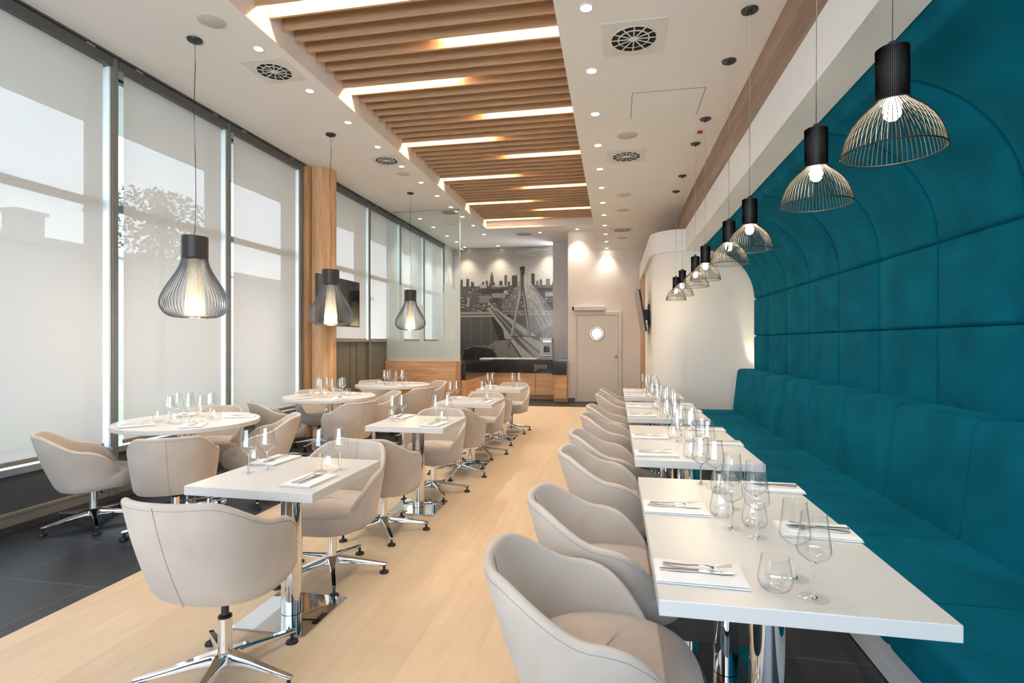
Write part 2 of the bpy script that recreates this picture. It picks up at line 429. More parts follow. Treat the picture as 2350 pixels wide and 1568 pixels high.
# far part: olive panels under a sill at 1.47
b = MB(); b.box(-4.90, -4.66, 8.0, 14.3, 0, 1.44); struct(b.build('wall_spandrel_far', 'olive'))
b = MB(); b.box(-4.664, -4.655, 9.2, 9.23, 0, 1.44); b.box(-4.664, -4.655, 8.95, 8.965, 0, 1.44); struct(b.build('trim_panel_joint', 'frame'))
b = MB(); b.box(-4.90, -4.60, 8.0, 10.44, 1.44, 1.475); b.box(-4.90, -4.60, 10.56, 14.3, 1.44, 1.475); struct(b.build('trim_sill_far', 'trim', bevel=.004))
wi = 0
for a, c in zip(mull[:-1], mull[1:]):
    if a == 7.35: a = 8.0
    wi += 1
    z0 = .44 if c < 8 else 1.475
    p = box('window_%d' % wi, -4.845, -4.839, a + .03, c - .03, z0, 4.05, 'pane'); struct(p)
    near = c < 8
    lab = {4: 'cream roller blind on the tall window nearest the camera, at the left edge', 5: 'cream roller blind on the tall window behind the nearest black pendant lamp',
           6: 'cream roller blind on the tall window just before the round wooden column', 7: 'cream roller blind just past the wooden column behind the wall television',
           8: 'cream roller blind on the second short window past the wooden column', 9: 'cream roller blind on the short window seen through the glass partition',
           10: 'cream roller blind on the farthest short window by the back corner'}.get(wi, 'cream roller blind on the %s tall window past the left edge of the view' % ['third', 'second', 'first'][min(wi, 3) - 1])
    r = empty('roller_blind', (-4.645, a, 0)); tag(r, lab, 'blind', 'cream roller blinds along the window wall')
    L = c - a
    y0, y1 = .125, L - .09
    zb = .50 if near else 1.50
    bm_ = MB()
    ny, nz_ = 8, 14
    for j in range(nz_):
        for i in range(ny):
            ya, yb_ = y0 + (y1 - y0) * i / ny, y0 + (y1 - y0) * (i + 1) / ny
            za, zc_ = zb + (4.02 - zb) * j / nz_, zb + (4.02 - zb) * (j + 1) / nz_
            bm_.quad([(0, ya, za), (0, yb_, za), (0, yb_, zc_), (0, ya, zc_)])
    bm_.build('fabric', 'blind', r)
    box('bottom_bar', -.012, .012, y0 - .005, y1 + .005, zb - .035, zb + .004, 'trim', r, .004)
    h = MB(); h.box(-.115, .06, .032, L - .032, ZC - .115, ZC - .02); h.build('cassette', 'frame', r, bevel=.012)
    
    for yk in (.2, L - .3): box('bracket', .056, .064, yk, yk + .08, ZC - .035, ZC - .022, 'steel', r)
    box('lit_mullion_side', -.075, .03, L - .052, L - .032, zb - .04, ZC - .115, 'lit_side', r, .003)  # added strip: the mullion's daylit side, its brightness put into the colour
# wood column
b = MB(); cx, cy, R = -4.53, 7.75, .24
pts = [(-4.9, 7.43), (cx - .05, 7.43), (cx - .02, cy - R + .10)] + [(cx + R * math.cos(a), cy + R * math.sin(a)) for a in [math.radians(x) for x in range(-90, 91, 6)]] + [(-4.9, cy + R)]
b.prism(pts, 0, ZC - .001)
struct(b.build('wall_column', 'wood_col', smooth='auto'))

# right side: wood band, beam, back of beam, curved end wall
struct(box('trim_wood_band', 1.10, 1.14, YB, 10.9, 3.2, ZS, 'wood_band'))
b = MB(); prof = [(1.08, 3.20), (1.08, 2.861), (1.296, 2.861), (1.296, 3.05), (2.4, 3.05), (2.4, 3.20)]
def profile_y(mb, prof, y0, y1):
    n = len(prof); k = len(mb.v)
    mb.v += [(x, y0, z) for x, z in prof] + [(x, y1, z) for x, z in prof]
    for i in range(n):
        j = (i + 1) % n; mb.f.append((k + i, k + j, k + n + j, k + n + i)); mb.c.append(None)
    mb.f.append(tuple(k + i for i in range(n))); mb.f.append(tuple(k + n + i for i in reversed(range(n)))); mb.c += [None, None]
profile_y(b, prof, YB, 8.80)
struct(b.build('wall_beam', 'beam', recalc=True))
struct(box('wall_right', 2.08, 2.2, YB, 9.0, 0, 3.66, 'wall'))
struct(box('wall_outer', 2.4, 2.5, YB, 15.3, 0, 4.8, 'wall'))
struct(box('ceiling_deck', -5.0, 2.5, YB - .2, 15.3, 4.8, 4.9, 'wall'))
def drum(x_off, z0, z1, name, m):
    p = []
    x0, y0 = .62 - x_off, 8.82 - x_off
    rx, ry = .45, .52
    for i in range(25):
        a = PI / 2 * i / 24
        p.append((x0 + rx - rx * math.cos(a) , y0 + ry - ry * math.sin(a)))
    p = [(x0, YD)] + p + [(2.4, y0), (2.4, YD)]
    b = MB(); b.prism(p, z0, z1)
    return struct(b.build(name, m, smooth='auto', recalc=True))
drum(0, 0, 2.862, 'wall_drum', 'drum')
drum(.05, 2.86, 3.20, 'wall_drum_fascia', 'beam')
struct(box('trim_jamb', .585, .622, 11.6, 12.95, 0, 2.86, 'wood_seat'))
struct(box('baseboard_drum', .612, .622, 9.4, 11.6, 0, .08, 'frame'))

# ------------------------------------------------------------------ slatted ceiling raft and its light strips
raft = empty('slatted_ceiling_raft', (0, 0, 4.28))
tag(raft, 'row of brown oak slats hanging across the long ceiling recess', 'ceiling slats')
slat_b = MB(); slat_b.box(CX0, -.34, 0, .026, 0, .125)
s0 = None; k = 0
y = 12.36
ys = []
while y > -1.2:
    ys.append(y); y -= .1885
for y in ys:
    if s0 is None:
        s0 = slat_b.build('slat', 'wood_slat', raft, bevel=.002); s0.location = (0, y, 0)
    else:
        c = s0.copy(); COL.objects.link(c); c.location = (0, y, 0)
def strip(x0, x1, y, lab):
    yy = min(ys, key=lambda q: abs(q - y))
    r = empty('led_strip_light', ((x0 + x1) / 2, yy - .070, 4.386)); L = (x1 - x0) / 2
    tag(r, lab, 'light', 'warm strip lights between the ceiling slats')
    h = MB(); h.box(-L, L, -.016, .016, .0105, .020); h.build('housing', 'ventwhite', r, bevel=.004)
    h = MB(); h.tube([(-L, 0, 0), (L, 0, 0)], .009, 8); h.build('tube', 'strip', r, smooth=True)
ordn = ['nearest', 'second', 'third', 'fourth', 'fifth', 'farthest']
for i, y in enumerate((4.22, 5.73, 7.43, 9.12, 10.81, 12.36)):
    strip(-2.95, -1.70, y, 'warm glowing strip light above the slats, %s on the left half' % ordn[i])
ordr = ['nearest', 'second', 'third', 'fourth', 'farthest']
for i, y in enumerate((4.98, 6.675, 8.21, 9.90, 11.62)):
    strip(-1.62, -.44, y, 'warm glowing strip light above the slats, %s on the right half' % ordr[i])
for y in (2.4,): strip(-1.62, -.44, y, 'warm glowing strip light above the slats overhead of the camera')

# ------------------------------------------------------------------ padded teal wall + banquette
def arc_pt(s):      # s: 0 at top under beam .. 1 at z 2.06
    a = math.radians(86) * (1 - s)
    return 1.25 + .74 * math.cos(a), 2.06 + .77 * math.sin(a), math.cos(a), math.sin(a)
teal = empty('upholstered_wall', (1.99, 0, 0))
tag(teal, 'tall padded teal velvet wall panelling curving over the banquette', 'wall panelling')
seams_w = [8.32 - .7525 * i for i in range(15)]
def pad(u, v, w, h, edge=.03):
    def e(t, L):
        d = min(t, L - t); q = min(1, max(0, d / edge)); return math.sqrt(max(0, 1 - (1 - q) ** 2))
    return e(u, w) * e(v, h)
def spaced(L, edge=.03, inner=3):
    t = [0, .12 * edge, .35 * edge, .65 * edge, edge]
    mid = [edge + (L - 2 * edge) * i / inner for i in range(1, inner)]
    return t + mid + [L - x for x in reversed(t)]
def flat_panel(y0, y1, z0, z1, x, th, name, parent, tilt=0, nrm=-1):
    b = MB(); us = spaced(y1 - y0); vs_ = spaced(z1 - z0)
    for v in vs_:
        for u in us:
            b.v.append((x + tilt * v - th * pad(u, v, y1 - y0, z1 - z0), y0 + u, z0 + v))
    n = len(us)
    for j in range(len(vs_) - 1):
        for i in range(n - 1): b.f.append((j * n + i, (j + 1) * n + i, (j + 1) * n + i + 1, j * n + i + 1)); b.c.append(None)
    return b.build(name, 'teal', parent, smooth=True)
for i in range(len(seams_w) - 1):
    y1, y0 = seams_w[i], seams_w[i + 1]
    if y1 < -2: continue
    for z0, z1 in ((.30, .98), (1.0, 1.528), (1.528, 2.06)):
        if z0 < .9: continue
        flat_panel(y0, y1, z0, z1, .03, .05, 'wall_panel', teal)
    b = MB(); us = spaced(y1 - y0); Ls = .93; vv = spaced(Ls, .03, 14)
    for v in vv:
        X, Z, nx, nz_ = arc_pt(v / Ls)
        for u in us:
            t = .05 * pad(u, v, y1 - y0, Ls)
            b.v.append((X + .03 - 1.99 - nx * t, y0 + u, Z - nz_ * t))
    n = len(us)
    for j in range(len(vv) - 1):
        for ii in range(n - 1): b.f.append((j * n + ii, j * n + ii + 1, (j + 1) * n + ii + 1, (j + 1) * n + ii)); b.c.append(None)
    b.build('curved_panel', 'teal', teal, smooth=True)
# end cheek of the curve (backing)
b = MB(); prof = [(2.0 - 1.99 + .03, .45), (.03, 2.06)] + [(arc_pt(1 - q / 16)[0] + .03 - 1.99, arc_pt(1 - q / 16)[1]) for q in range(17)] + [(1.30 - 1.99, 2.87), (2.07 - 1.99, 2.87), (2.07 - 1.99, .45)]
profile_y(b, prof, YB, 8.33); b.build('backing', 'teal', teal, recalc=True)

bq = empty('banquette', (1.4, 0, 0))
tag(bq, 'long teal velvet banquette bench with seamed seat and back along the right wall', 'bench')
seams_b = [8.33 - .752 * i for i in range(15)]
def rounded_block(prof, y0, y1, name, mat, parent, edge=.032, shrink=.020):
    """closed profile (x,z) extruded along y with softened ends"""
    b = MB(); n = len(prof); cxx = sum(p[0] for p in prof) / n; czz = sum(p[1] for p in prof) / n
    ring = [(0, shrink), (.15 * edge, .5 * shrink), (.5 * edge, .15 * shrink), (edge, 0), ((y1 - y0) / 2, 0), (y1 - y0 - edge, 0), (y1 - y0 - .5 * edge, .15 * shrink), (y1 - y0 - .15 * edge, .5 * shrink), (y1 - y0, shrink)]
    for (yy, s) in ring:
        for (x, z) in prof:
            d = math.hypot(x - cxx, z - czz); k = (d - s) / d
            b.v.append((cxx + (x - cxx) * k, y0 + yy, czz + (z - czz) * k))
    for j in range(len(ring) - 1):
        for i in range(n):
            i2 = (i + 1) % n; b.f.append((j * n + i, j * n + i2, (j + 1) * n + i2, (j + 1) * n + i)); b.c.append(None)
    b.f.append(tuple(reversed(range(n)))); b.f.append(tuple((len(ring) - 1) * n + i for i in range(n))); b.c += [None, None]
    return b.build(name, mat, parent, smooth='auto', recalc=True)
def rp_(pts, r, seg=5):
    out = []; n = len(pts)
    for i in range(n):
        p0, p1, p2 = Vector(pts[i - 1]), Vector(pts[i]), Vector(pts[(i + 1) % n])
        a = (p0 - p1).normalized(); c = (p2 - p1).normalized()
        rr = r[i] if isinstance(r, (list, tuple)) else r
        s, e = p1 + a * rr, p1 + c * rr
        for k in range(seg + 1):
            t = k / seg; q = (1 - t) ** 2 * s + 2 * t * (1 - t) * p1 + t * t * e
            out.append((q.x, q.y))
    return out
X0 = 1.4
seat_p = rp_([(1.03 - X0, .265), (1.72 - X0, .265), (1.72 - X0, .455), (1.03 - X0, .455)], [.02, .01, .02, .05])
back_p = rp_([(1.675 - X0, .40), (1.985 - X0, .40), (1.985 - X0, 1.055), (1.75 - X0, 1.055)], [.02, .01, .02, .055])
for i in range(len(seams_b) - 1):
    y1, y0 = seams_b[i], seams_b[i + 1]
    if y1 < -1: continue
    rounded_block(seat_p, y0 + .002, y1 - .002, 'seat_cushion', 'teal', bq)
    rounded_block(back_p, y0 + .002, y1 - .002, 'back_cushion', 'teal', bq)
ul = bpy.data.lights.new('uplight', 'SPOT'); ul.energy = 14; ul.color = (1, .92, .62); ul.spot_size = math.radians(46); ul.spot_blend = .6; ul.shadow_soft_size = .02
uo = bpy.data.objects.new('uplight', ul); COL.objects.link(uo); uo.parent = bq; uo.location = (2.03 - X0, 8.66, .86); uo.rotation_euler = (math.radians(171), math.radians(10), 0)
b = MB(); b.lathe([(.001, .850), (.03, .850), (.034, .84), (.034, .80), (.001, .80)], 20, 2.03 - X0, 8.66); b.build('uplight_body', 'ventwhite', bq, smooth='auto')
b = MB(); b.box(1.136 - X0, 1.9 - X0, -1.5, 8.30, 0, .075); b.build('plinth_foot', 'beam', bq, bevel=.003)
b = MB(); b.box(1.142 - X0, 1.9 - X0, -1.5, 8.30, .075, .262); b.build('plinth', 'beam', bq, bevel=.003)

# ------------------------------------------------------------------ tables
def square_table(cx, cy, w, d, label, group, cols=(0,), r=.053, plate=.41, name='square_table', rz=0):
    t = empty(name, (cx, cy, 0), rz); tag(t, label, 'table', group)
    b = MB(); b.box(-w / 2, w / 2, -d / 2, d / 2, .706, .75); b.build('tabletop', 'white_lac', t, bevel=.0025)
    for c in cols:
        b = MB(); b.lathe([(r, .012), (r, .705)], 40, 0, c, cap=True); b.build('column', 'chrome', t, smooth='auto')
        b = MB(); b.box(-plate / 2, plate / 2, c - plate / 2, c + plate / 2, 0, .010); b.build('base_plate', 'mirror', t, bevel=.0015)
    return t
ordT = ['nearest', 'second', 'third', 'farthest']
LT = [(-1.685, 2.60, .68, .71), (-1.68, 4.47, .67, .68), (-1.67, 6.17, .67, .70), (-1.655, 7.96, .66, .70)]
for i, (x, y, w, d) in enumerate(LT):
    square_table(x, y, w, d, 'small square white table on the oak floor, %s of the middle row' % ordT[i], 'square white tables down the middle', rz=[-.012, 0, 0, 0][i])
RT = [(.475, 1.495, 2.833), (.475, 3.25, 4.59), (.475, 5.02, 6.36), (.475, 6.85, 8.20)]
for i, (x, y0, y1) in enumerate(RT):
    square_table(x, (y0 + y1) / 2, .717, y1 - y0, 'long white table in front of the teal banquette, %s from the camera' % ordT[i], 'white banquette tables', cols=(-.325, .325), name='long_table')
TT = [(-3.69, 4.15, .57), (-3.59, 6.37, .57), (-3.55, 8.28, .60)]
ordR = ['nearest', 'middle', 'farthest']
for i, (x, y, R) in enumerate(TT):
    t = empty('round_table', (x, y, 0)); tag(t, 'round white table by the windows, %s of the three' % ordR[i], 'table', 'round white tables by the windows')
    b = MB(); b.lathe([(0.001, .71), (R - .004, .71), (R, .714), (R, .746), (R - .004, .75), (0.001, .75)], 96); b.build('tabletop', 'white_lac', t, smooth='auto')
    b = MB(); b.lathe([(.05, .01), (.05, .71)], 32, cap=True); b.build('column', 'chrome', t, smooth='auto')
    b = MB(); b.lathe([(.001, .014), (.26, .012), (.29, .008), (.30, 0)], 64); b.build('base_plate', 'mirror', t, smooth='auto')

# ------------------------------------------------------------------ chair
def spow(v, p): return math.copysign(abs(v) ** p, v)
def sstep(a, b, x):
    t = min(1, max(0, (x - a) / (b - a))); return t * t * (3 - 2 * t)
def shell_pt(th, t):
    """outer surface; th 0 = back, t 0 bottom .. 1 rim"""
    c, s = math.cos(th), math.sin(th); a = abs(math.degrees(th))
    rim = .722 - .128 * sstep(30, 84, a)
    if a > 84: rim -= .205 * ((a - 84) / 52.0) ** 1.35
    zb = .290 + .008 * sstep(60, 134, a)
    e = .84
    tx, ty = .312 * spow(s, e), -(.375 if c > 0 else .27) * spow(c, e)
    bx, by = .262 * spow(s, e), -(.225 if c > 0 else .24) * spow(c, e)
    k = t * .62 + (1 - (1 - t) ** 1.9) * .38
    f = min(1.0, k * (rim - zb) / .432)
    return Vector((bx + (tx - bx) * f, by + (ty - by) * f, zb + (rim - zb) * t))
def make_chair():
    r = empty('swivel_chair'); r['category'] = 'chair'
    TH = math.radians(136); NU, NV = 64, 12
    b = MB(); rows = []
    for i in range(NU + 1):
        th = -TH + 2 * TH * i / NU
        col = []
        p0 = shell_pt(th, 0)
        col.append(Vector((p0.x * .80, p0.y * .80, p0.z - .004)))
        col.append(Vector((p0.x * .95, p0.y * .95, p0.z + .001)))
        for j in range(1, NV + 1): col.append(shell_pt(th, j / NV))
        n = Vector((p0.x, p0.y, 0)).normalized()
        top = col[-1]; T = .030
        for k in range(1, 6):
            a = PI * k / 6
            col.append(Vector((top.x - n.x * T / 2 * (1 - math.cos(a)), top.y - n.y * T / 2 * (1 - math.cos(a)), top.z + .014 * math.sin(a))))
        for j in range(NV, 1, -1):
            q = shell_pt(th, j / NV); col.append(Vector((q.x - n.x * T, q.y - n.y * T, q.z)))
        rows.append(col)
    n = len(rows[0])
    for col in rows: b.v += [tuple(p) for p in col]
    for i in range(NU):
        for j in range(n - 1): b.f.append((i * n + j, (i + 1) * n + j, (i + 1) * n + j + 1, i * n + j + 1)); b.c.append(None)
    b.f.append(tuple(reversed(range(n)))); b.f.append(tuple(NU * n + j for j in range(n))); b.c += [None, None]
    sh = b.build('shell', 'taupe', r, smooth='auto', recalc=True)
    sm = MB()
    sm.tube([shell_pt(0, t) + Vector((0, -.0006, 0)) for t in [k / 10 for k in range(0, 11)]], .0013, 5)
    n_ = Vector((0, .031, 0))
    sm.tube([shell_pt(0, t) + n_ for t in [k / 10 for k in range(3, 11)]], .0013, 5)
    for sgn in (1,):
        pts = []
        for i in range(0, 61):
            th = -TH * .97 + 2 * TH * .97 * i / 60
            p = shell_pt(th, .975); nn = Vector((p.x, p.y, 0)).normalized(); pts.append(p + nn * .0003)
        sm.tube(pts, .0011, 5)
    sm.build('seam', 'seam', sh, smooth=True)
    # seat cushion
    b = MB(); N = 56
    prof = [(.70, .287), (.86, .292), (.95, .305), (1.0, .340), (1.0, .400), (.975, .424), (.90, .436), (.7, .444), (.4, .4475), (.12, .4485), (.015, .4487)]
    for (s, z) in prof:
        for i in range(N):
            a = 2 * PI * i / N; cc, ss = math.cos(a), math.sin(a)
            x = .268 * spow(cc, .80) * s; y_ = (.285 if ss > 0 else .235) * spow(ss, .82) * s
            if ss > 0 and s > .9: pass
            b.v.append((x, y_ + .0, z - (.006 if ss > .5 else 0)))
    for j in range(len(prof) - 1):
        for i in range(N):
            i2 = (i + 1) % N; b.f.append((j * N + i, j * N + i2, (j + 1) * N + i2, (j + 1) * N + i)); b.c.append(None)
    b.f.append(tuple(reversed(range(N)))); b.f.append(tuple((len(prof) - 1) * N + i for i in range(N))); b.c += [None, None]
    st = b.build('seat', 'taupe', r, smooth='auto')
    sm = MB(); sm.tube([(.270 * spow(math.cos(a), .80), .287 * spow(math.sin(a), .82), .402) for a in [math.radians(q) for q in range(42, 139, 6)]], .0013, 5)
    sm.build('piping', 'seam', st, smooth=True)
    b = MB(); b.lathe([(.001, .256), (.07, .257), (.075, .275), (.075, .289), (.001, .289)], 28); b.box(-.10, .10, -.06, .06, .274, .291); b.tube([(.05, .02, .275), (.16, .05, .268), (.19, .055, .262)], .005, 6)
    b.build('mechanism', 'black', r, smooth='auto')
    b = MB(); b.lathe([(.0155, .12), (.0155, .262)], 20); b.build('gas_stem', 'stem', r, smooth='auto')
    b = MB(); b.lathe([(.001, .254), (.022, .254), (.028, .250), (.028, .240)], 24); b.build('collar', 'black', r, smooth='auto')
    b = MB(); b.lathe([(.0285, .259), (.0285, .125), (.031, .11), (.036, .095), (.036, .062), (.03, .052), (.001, .052)], 28); b.build('column', 'chrome', r, smooth='auto')
    leg = None
    for k in range(5):
        a = 2 * PI * k / 5 + .1
        if leg is None:
            b = MB(); secs = []
            for (t, w, zt, zb) in [(.02, .026, .118, .060), (.06, .023, .112, .064), (.12, .019, .100, .062), (.20, .0165, .084, .055), (.28, .0145, .070, .048), (.325, .0135, .063, .045), (.338, .011, .060, .047)]:
                secs.append([(t, -w, zb + .006), (t, -w * .6, zb), (t, w * .6, zb), (t, w, zb + .006), (t, w, zt - .008), (t, w * .72, zt), (t, -w * .72, zt), (t, -w, zt - .008)])
            for s_ in secs: b.v += s_
            for j in range(len(secs) - 1):
                for i in range(8):
                    i2 = (i + 1) % 8; b.f.append((j * 8 + i, (j + 1) * 8 + i, (j + 1) * 8 + i2, j * 8 + i2)); b.c.append(None)
            b.f.append(tuple(range(8))); b.f.append(tuple((len(secs) - 1) * 8 + i for i in reversed(range(8)))); b.c += [None, None]
            leg = b.build('leg', 'chrome', r, smooth='auto', recalc=True)
            g = MB(); g.lathe([(.001, .050), (.008, .050), (.008, .018), (.018, .016), (.027, .011), (.029, .004), (.029, 0), (.001, 0)], 20, .322, 0)
            gl = g.build('glide', 'black', leg, smooth='auto')
            leg.rotation_euler = (0, 0, a)
        else:
            c = dup(leg, r); c.rotation_euler = (0, 0, a)
    return r
chair = make_chair()
used = [False]
def place_chair(x, y, f, base, label, group, lift=0):
    """f = facing vector; base = angle (deg) of one leg in the room"""
    first = not used[0]; used[0] = True
    rz = math.atan2(-f[0], f[1])
    o = put(first, chair, (x, y, 0), rz, label, group)
    legs = [c for c in o.children if c.name.startswith('leg')]
    for k, c in enumerate(legs): c.rotation_euler = (0, 0, math.radians(base) + 2 * PI * k / 5 - rz)
    for c in o.children:
        if c.name.split('.')[0] in ('shell', 'seat', 'mechanism', 'gas_stem'): c.location.z = lift + .028
        elif c.name.split('.')[0] == 'collar': c.location.z = .016
    return o
G1 = 'taupe swivel chairs at the square tables'
lc = [(-1.645, 2.05, (.0, 1), -5, 'foreground taupe swivel chair on its own in front of the nearest square table', .088),
      (-1.728, 3.09, (.0, -1), 13.3, 'taupe swivel chair facing the camera behind the nearest square table', 0),
      (-1.73, 3.86, (.12, .99), 16, 'taupe swivel chair turning its back to the camera before the second square table', 0),
      (-1.70, 4.92, (.02, -1), 17.6, 'taupe swivel chair facing the camera behind the second square table', 0),
      (-1.67, 5.70, (.1, .99), -19, 'taupe swivel chair turning its back to the camera before the third square table', 0),
      (-1.67, 6.69, (.02, -1), 18, 'taupe swivel chair facing the camera behind the third square table', 0),
      (-1.715, 7.47, (.1, .99), -21, 'taupe swivel chair turning its back to the camera before the farthest square table', 0),
      (-1.64, 8.55, (.0, -1), 32, 'taupe swivel chair facing the camera behind the farthest square table', 0)]
for x, y, f, bs, lab, lift in lc: place_chair(x, y, f, bs, lab, G1, lift)
G2 = 'taupe swivel chairs facing the banquette'
rc = [(-.03, 1.70, (.985, .15)), (.0, 2.36, (1, .05)), (.03, 3.34, (1, .04)), (.04, 4.00, (1, .04)), (.06, 5.00, (1, 0)), (.08, 5.66, (1, 0)), (.13, 6.93, (1, 0)), (.16, 7.60, (1, 0))]
on8 = ['nearest the camera', 'second from the camera', 'third from the camera', 'fourth from the camera', 'fifth from the camera', 'sixth from the camera', 'seventh from the camera', 'farthest from the camera']
for i, (x, y, f) in enumerate(rc):
    place_chair(x, y, f, 20 + 13 * i, 'taupe swivel chair tucked under the banquette tables, %s' % on8[i], G2, .02)
G3 = 'taupe swivel chairs around the round tables'
offs = [[(-.385, -.55, (.66, .75)), (.39, -.57, (-.55, .83)), (.47, .28, (-.86, -.51)), (-.30, .62, (.45, -.9))],
        [(-.33, -.52, (.70, .71)), (.50, -.50, (-.85, .52)), (.38, .46, (-.8, -.6)), (-.42, .46, (.75, -.66))],
        [(-.36, -.56, (.66, .75)), (.50, -.46, (-.88, .47)), (.36, .52, (-.7, -.7)), (-.48, .46, (.75, -.66))]]
wh = ['side by the window, camera side', 'aisle side, back to the camera', 'aisle side, far edge', 'side by the window, far edge']
for i, (tx, ty, R) in enumerate(TT):
    for k, (ox, oy, f) in enumerate(offs[i]):
        place_chair(tx + ox, ty + oy, f, [34, 12, 18, 40][k] + 10 * i, 'taupe swivel chair at the %s round table, %s' % (ordR[i], wh[k]), G3, -.02 if k == 0 else 0)

# ------------------------------------------------------------------ glasses, napkins, cutlery
wine = empty('wine_glass'); wine['category'] = 'wine glass'
b = MB()
wp = [(.0045, .0945), (.012, .0985), (.024, .1065), (.034, .1145), (.0400, .121), (.0425, .1275), (.0427, .133), (.0415, .143), (.0388, .165), (.0358, .190), (.0332, .212), (.0315, .228)]
inner = [(r - .0009, z + (.0009 if k < 4 else 0)) for k, (r, z) in enumerate(wp)]
b.lathe(wp, 40); b.tube([(.0315 * math.cos(a), .0315 * math.sin(a), .228) for a in [2 * PI * q / 40 for q in range(41)]], .0006, 5, cap=False)
b.build('bowl', 'glass', wine, smooth='auto')
b = MB(); b.lathe([(.0008, .0990), (.0060, .0975), (.0072, .0945), (.0058, .0905), (.0042, .086), (.0034, .075), (.0032, .03), (.0036, .012), (.006, .0062), (.009, .0048), (.0005, .0044)], 24)
b.build('stem', 'glass_s', wine, smooth='auto')
b = MB(); b.lathe([(.004, .0052), (.012, .0036), (.034, .0014), (.0365, .0008)], 40); b.tube([(.0365 * math.cos(a), .0365 * math.sin(a), .0011) for a in [2 * PI * q / 40 for q in range(41)]], .0006, 5, cap=False)
b.build('foot', 'glass_flat', wine, smooth='auto')
tumb = empty('water_glass'); tumb['category'] = 'tumbler'
b = MB()
tp_ = [(.020, .0016), (.030, .004), (.0385, .010), (.0435, .020), (.0455, .030), (.0448, .042), (.0425, .058), (.0390, .078), (.0360, .094)]
tin = [(r - .0012, z) for r, z in tp_[2:]]
b.lathe(tp_, 40); b.tube([(.036 * math.cos(a), .036 * math.sin(a), .094) for a in [2 * PI * q / 40 for q in range(41)]], .0008, 5, cap=False)
b.build('bowl', 'glass', tumb, smooth='auto')
b = MB(); b.lathe([(.0005, .0006), (.020, .0008)], 28); b.lathe([(.0005, .0052), (.018, .0060), (.028, .0092)], 28); b.build('base', 'glass_flat', tumb, smooth='auto')
nap = empty('folded_napkin'); nap['category'] = 'napkin'
def cloth(w, d, z0, th, sk, name, par):
    b = MB(); NX, NY = 10, 14; rr = random.Random(name + str(z0))
    hgt = lambda i, j: .0012 * math.sin(i * 1.3 + z0 * 900) + .0010 * math.sin(j * .9 + 1)
    top, bot = [], []
    for j in range(NY + 1):
        for i in range(NX + 1):
            x = (i / NX - .5) * w + sk * (j / NY - .5); y_ = (j / NY - .5) * d
            ed = (.5 * th if i in (0, NX) or j in (0, NY) else 0)
            b.v.append((x, y_, z0 + th - ed * .7 + (hgt(i, j) if not ed else 0)))
    o_ = len(b.v)
    for j in range(NY + 1):
        for i in range(NX + 1):
            x = (i / NX - .5) * w + sk * (j / NY - .5); y_ = (j / NY - .5) * d
            b.v.append((x, y_, z0 + (.3 * th if i in (0, NX) or j in (0, NY) else 0)))
    m_ = NX + 1
    for j in range(NY):
        for i in range(NX):
            q = (j * m_ + i, j * m_ + i + 1, (j + 1) * m_ + i + 1, (j + 1) * m_ + i)
            b.f.append(q); b.f.append(tuple(o_ + t for t in reversed(q))); b.c += [None, None]
    for i in range(NX):
        b.f.append((i + 1, i, o_ + i, o_ + i + 1)); k_ = NY * m_; b.f.append((k_ + i, k_ + i + 1, o_ + k_ + i + 1, o_ + k_ + i)); b.c += [None, None]
    for j in range(NY):
        b.f.append((j * m_, (j + 1) * m_, o_ + (j + 1) * m_, o_ + j * m_)); e = NX; b.f.append(((j + 1) * m_ + e, j * m_ + e, o_ + j * m_ + e, o_ + (j + 1) * m_ + e)); b.c += [None, None]
    return b.build(name, 'napkin', par, smooth='auto')
cloth(.165, .255, 0, .0055, .004, 'lower_fold', nap); cloth(.160, .250, .0058, .0055, -.003, 'upper_fold', nap)
fork = MB(); 
def strip_body(b, secs, th=.0016):
    for (y_, w, z) in secs: b.v += [(-w, y_, z), (w, y_, z), (w, y_, z + th), (-w, y_, z + th)]
    k0 = len(b.v) - 4 * len(secs)
    for j in range(len(secs) - 1):
        for i in range(4):
            i2 = (i + 1) % 4; b.f.append((k0 + j * 4 + i, k0 + j * 4 + i2, k0 + (j + 1) * 4 + i2, k0 + (j + 1) * 4 + i)); b.c.append(None)
    b.f.append((k0 + 3, k0 + 2, k0 + 1, k0)); e = k0 + 4 * (len(secs) - 1); b.f.append((e, e + 1, e + 2, e + 3)); b.c += [None, None]
strip_body(fork, [(-.10, .0045, .004), (-.095, .0058, .003), (-.03, .0042, .005), (.02, .0028, .011), (.035, .0055, .009), (.047, .0118, .006), (.055, .0120, .006)])
for k in range(4):
    x = -.0099 + .0066 * k; fork.box(x - .0012, x + .0012, .054, .098, .007, .0085, Matrix.Translation((0, 0, 0)) @ Matrix.Rotation(math.radians(7), 4, 'X'))
fk = fork.build('fork', 'cutlery'); fk['category'] = 'fork'
b = MB(); strip_body(b, [(-.105, .0045, .001), (-.10, .0055, .0005), (-.02, .0060, .0005), (.0, .0050, .001), (.006, .0035, .002)], .0045)
kn = b.build('knife', 'cutlery', bevel=0); kn['category'] = 'knife'
b = MB(); strip_body(b, [(.004, .0048, .002), (.02, .0095, .002), (.075, .0095, .002), (.100, .0050, .002), (.108, .0008, .002)], .0012)
b.build('blade', 'cutlery', kn)
U = {'w': False, 't': False, 'n': False, 'f': False, 'k': False}
def item(key, proto, loc, rz, lab, group):
    o = put(not U[key], proto, loc, rz, lab, group); U[key] = True; return o
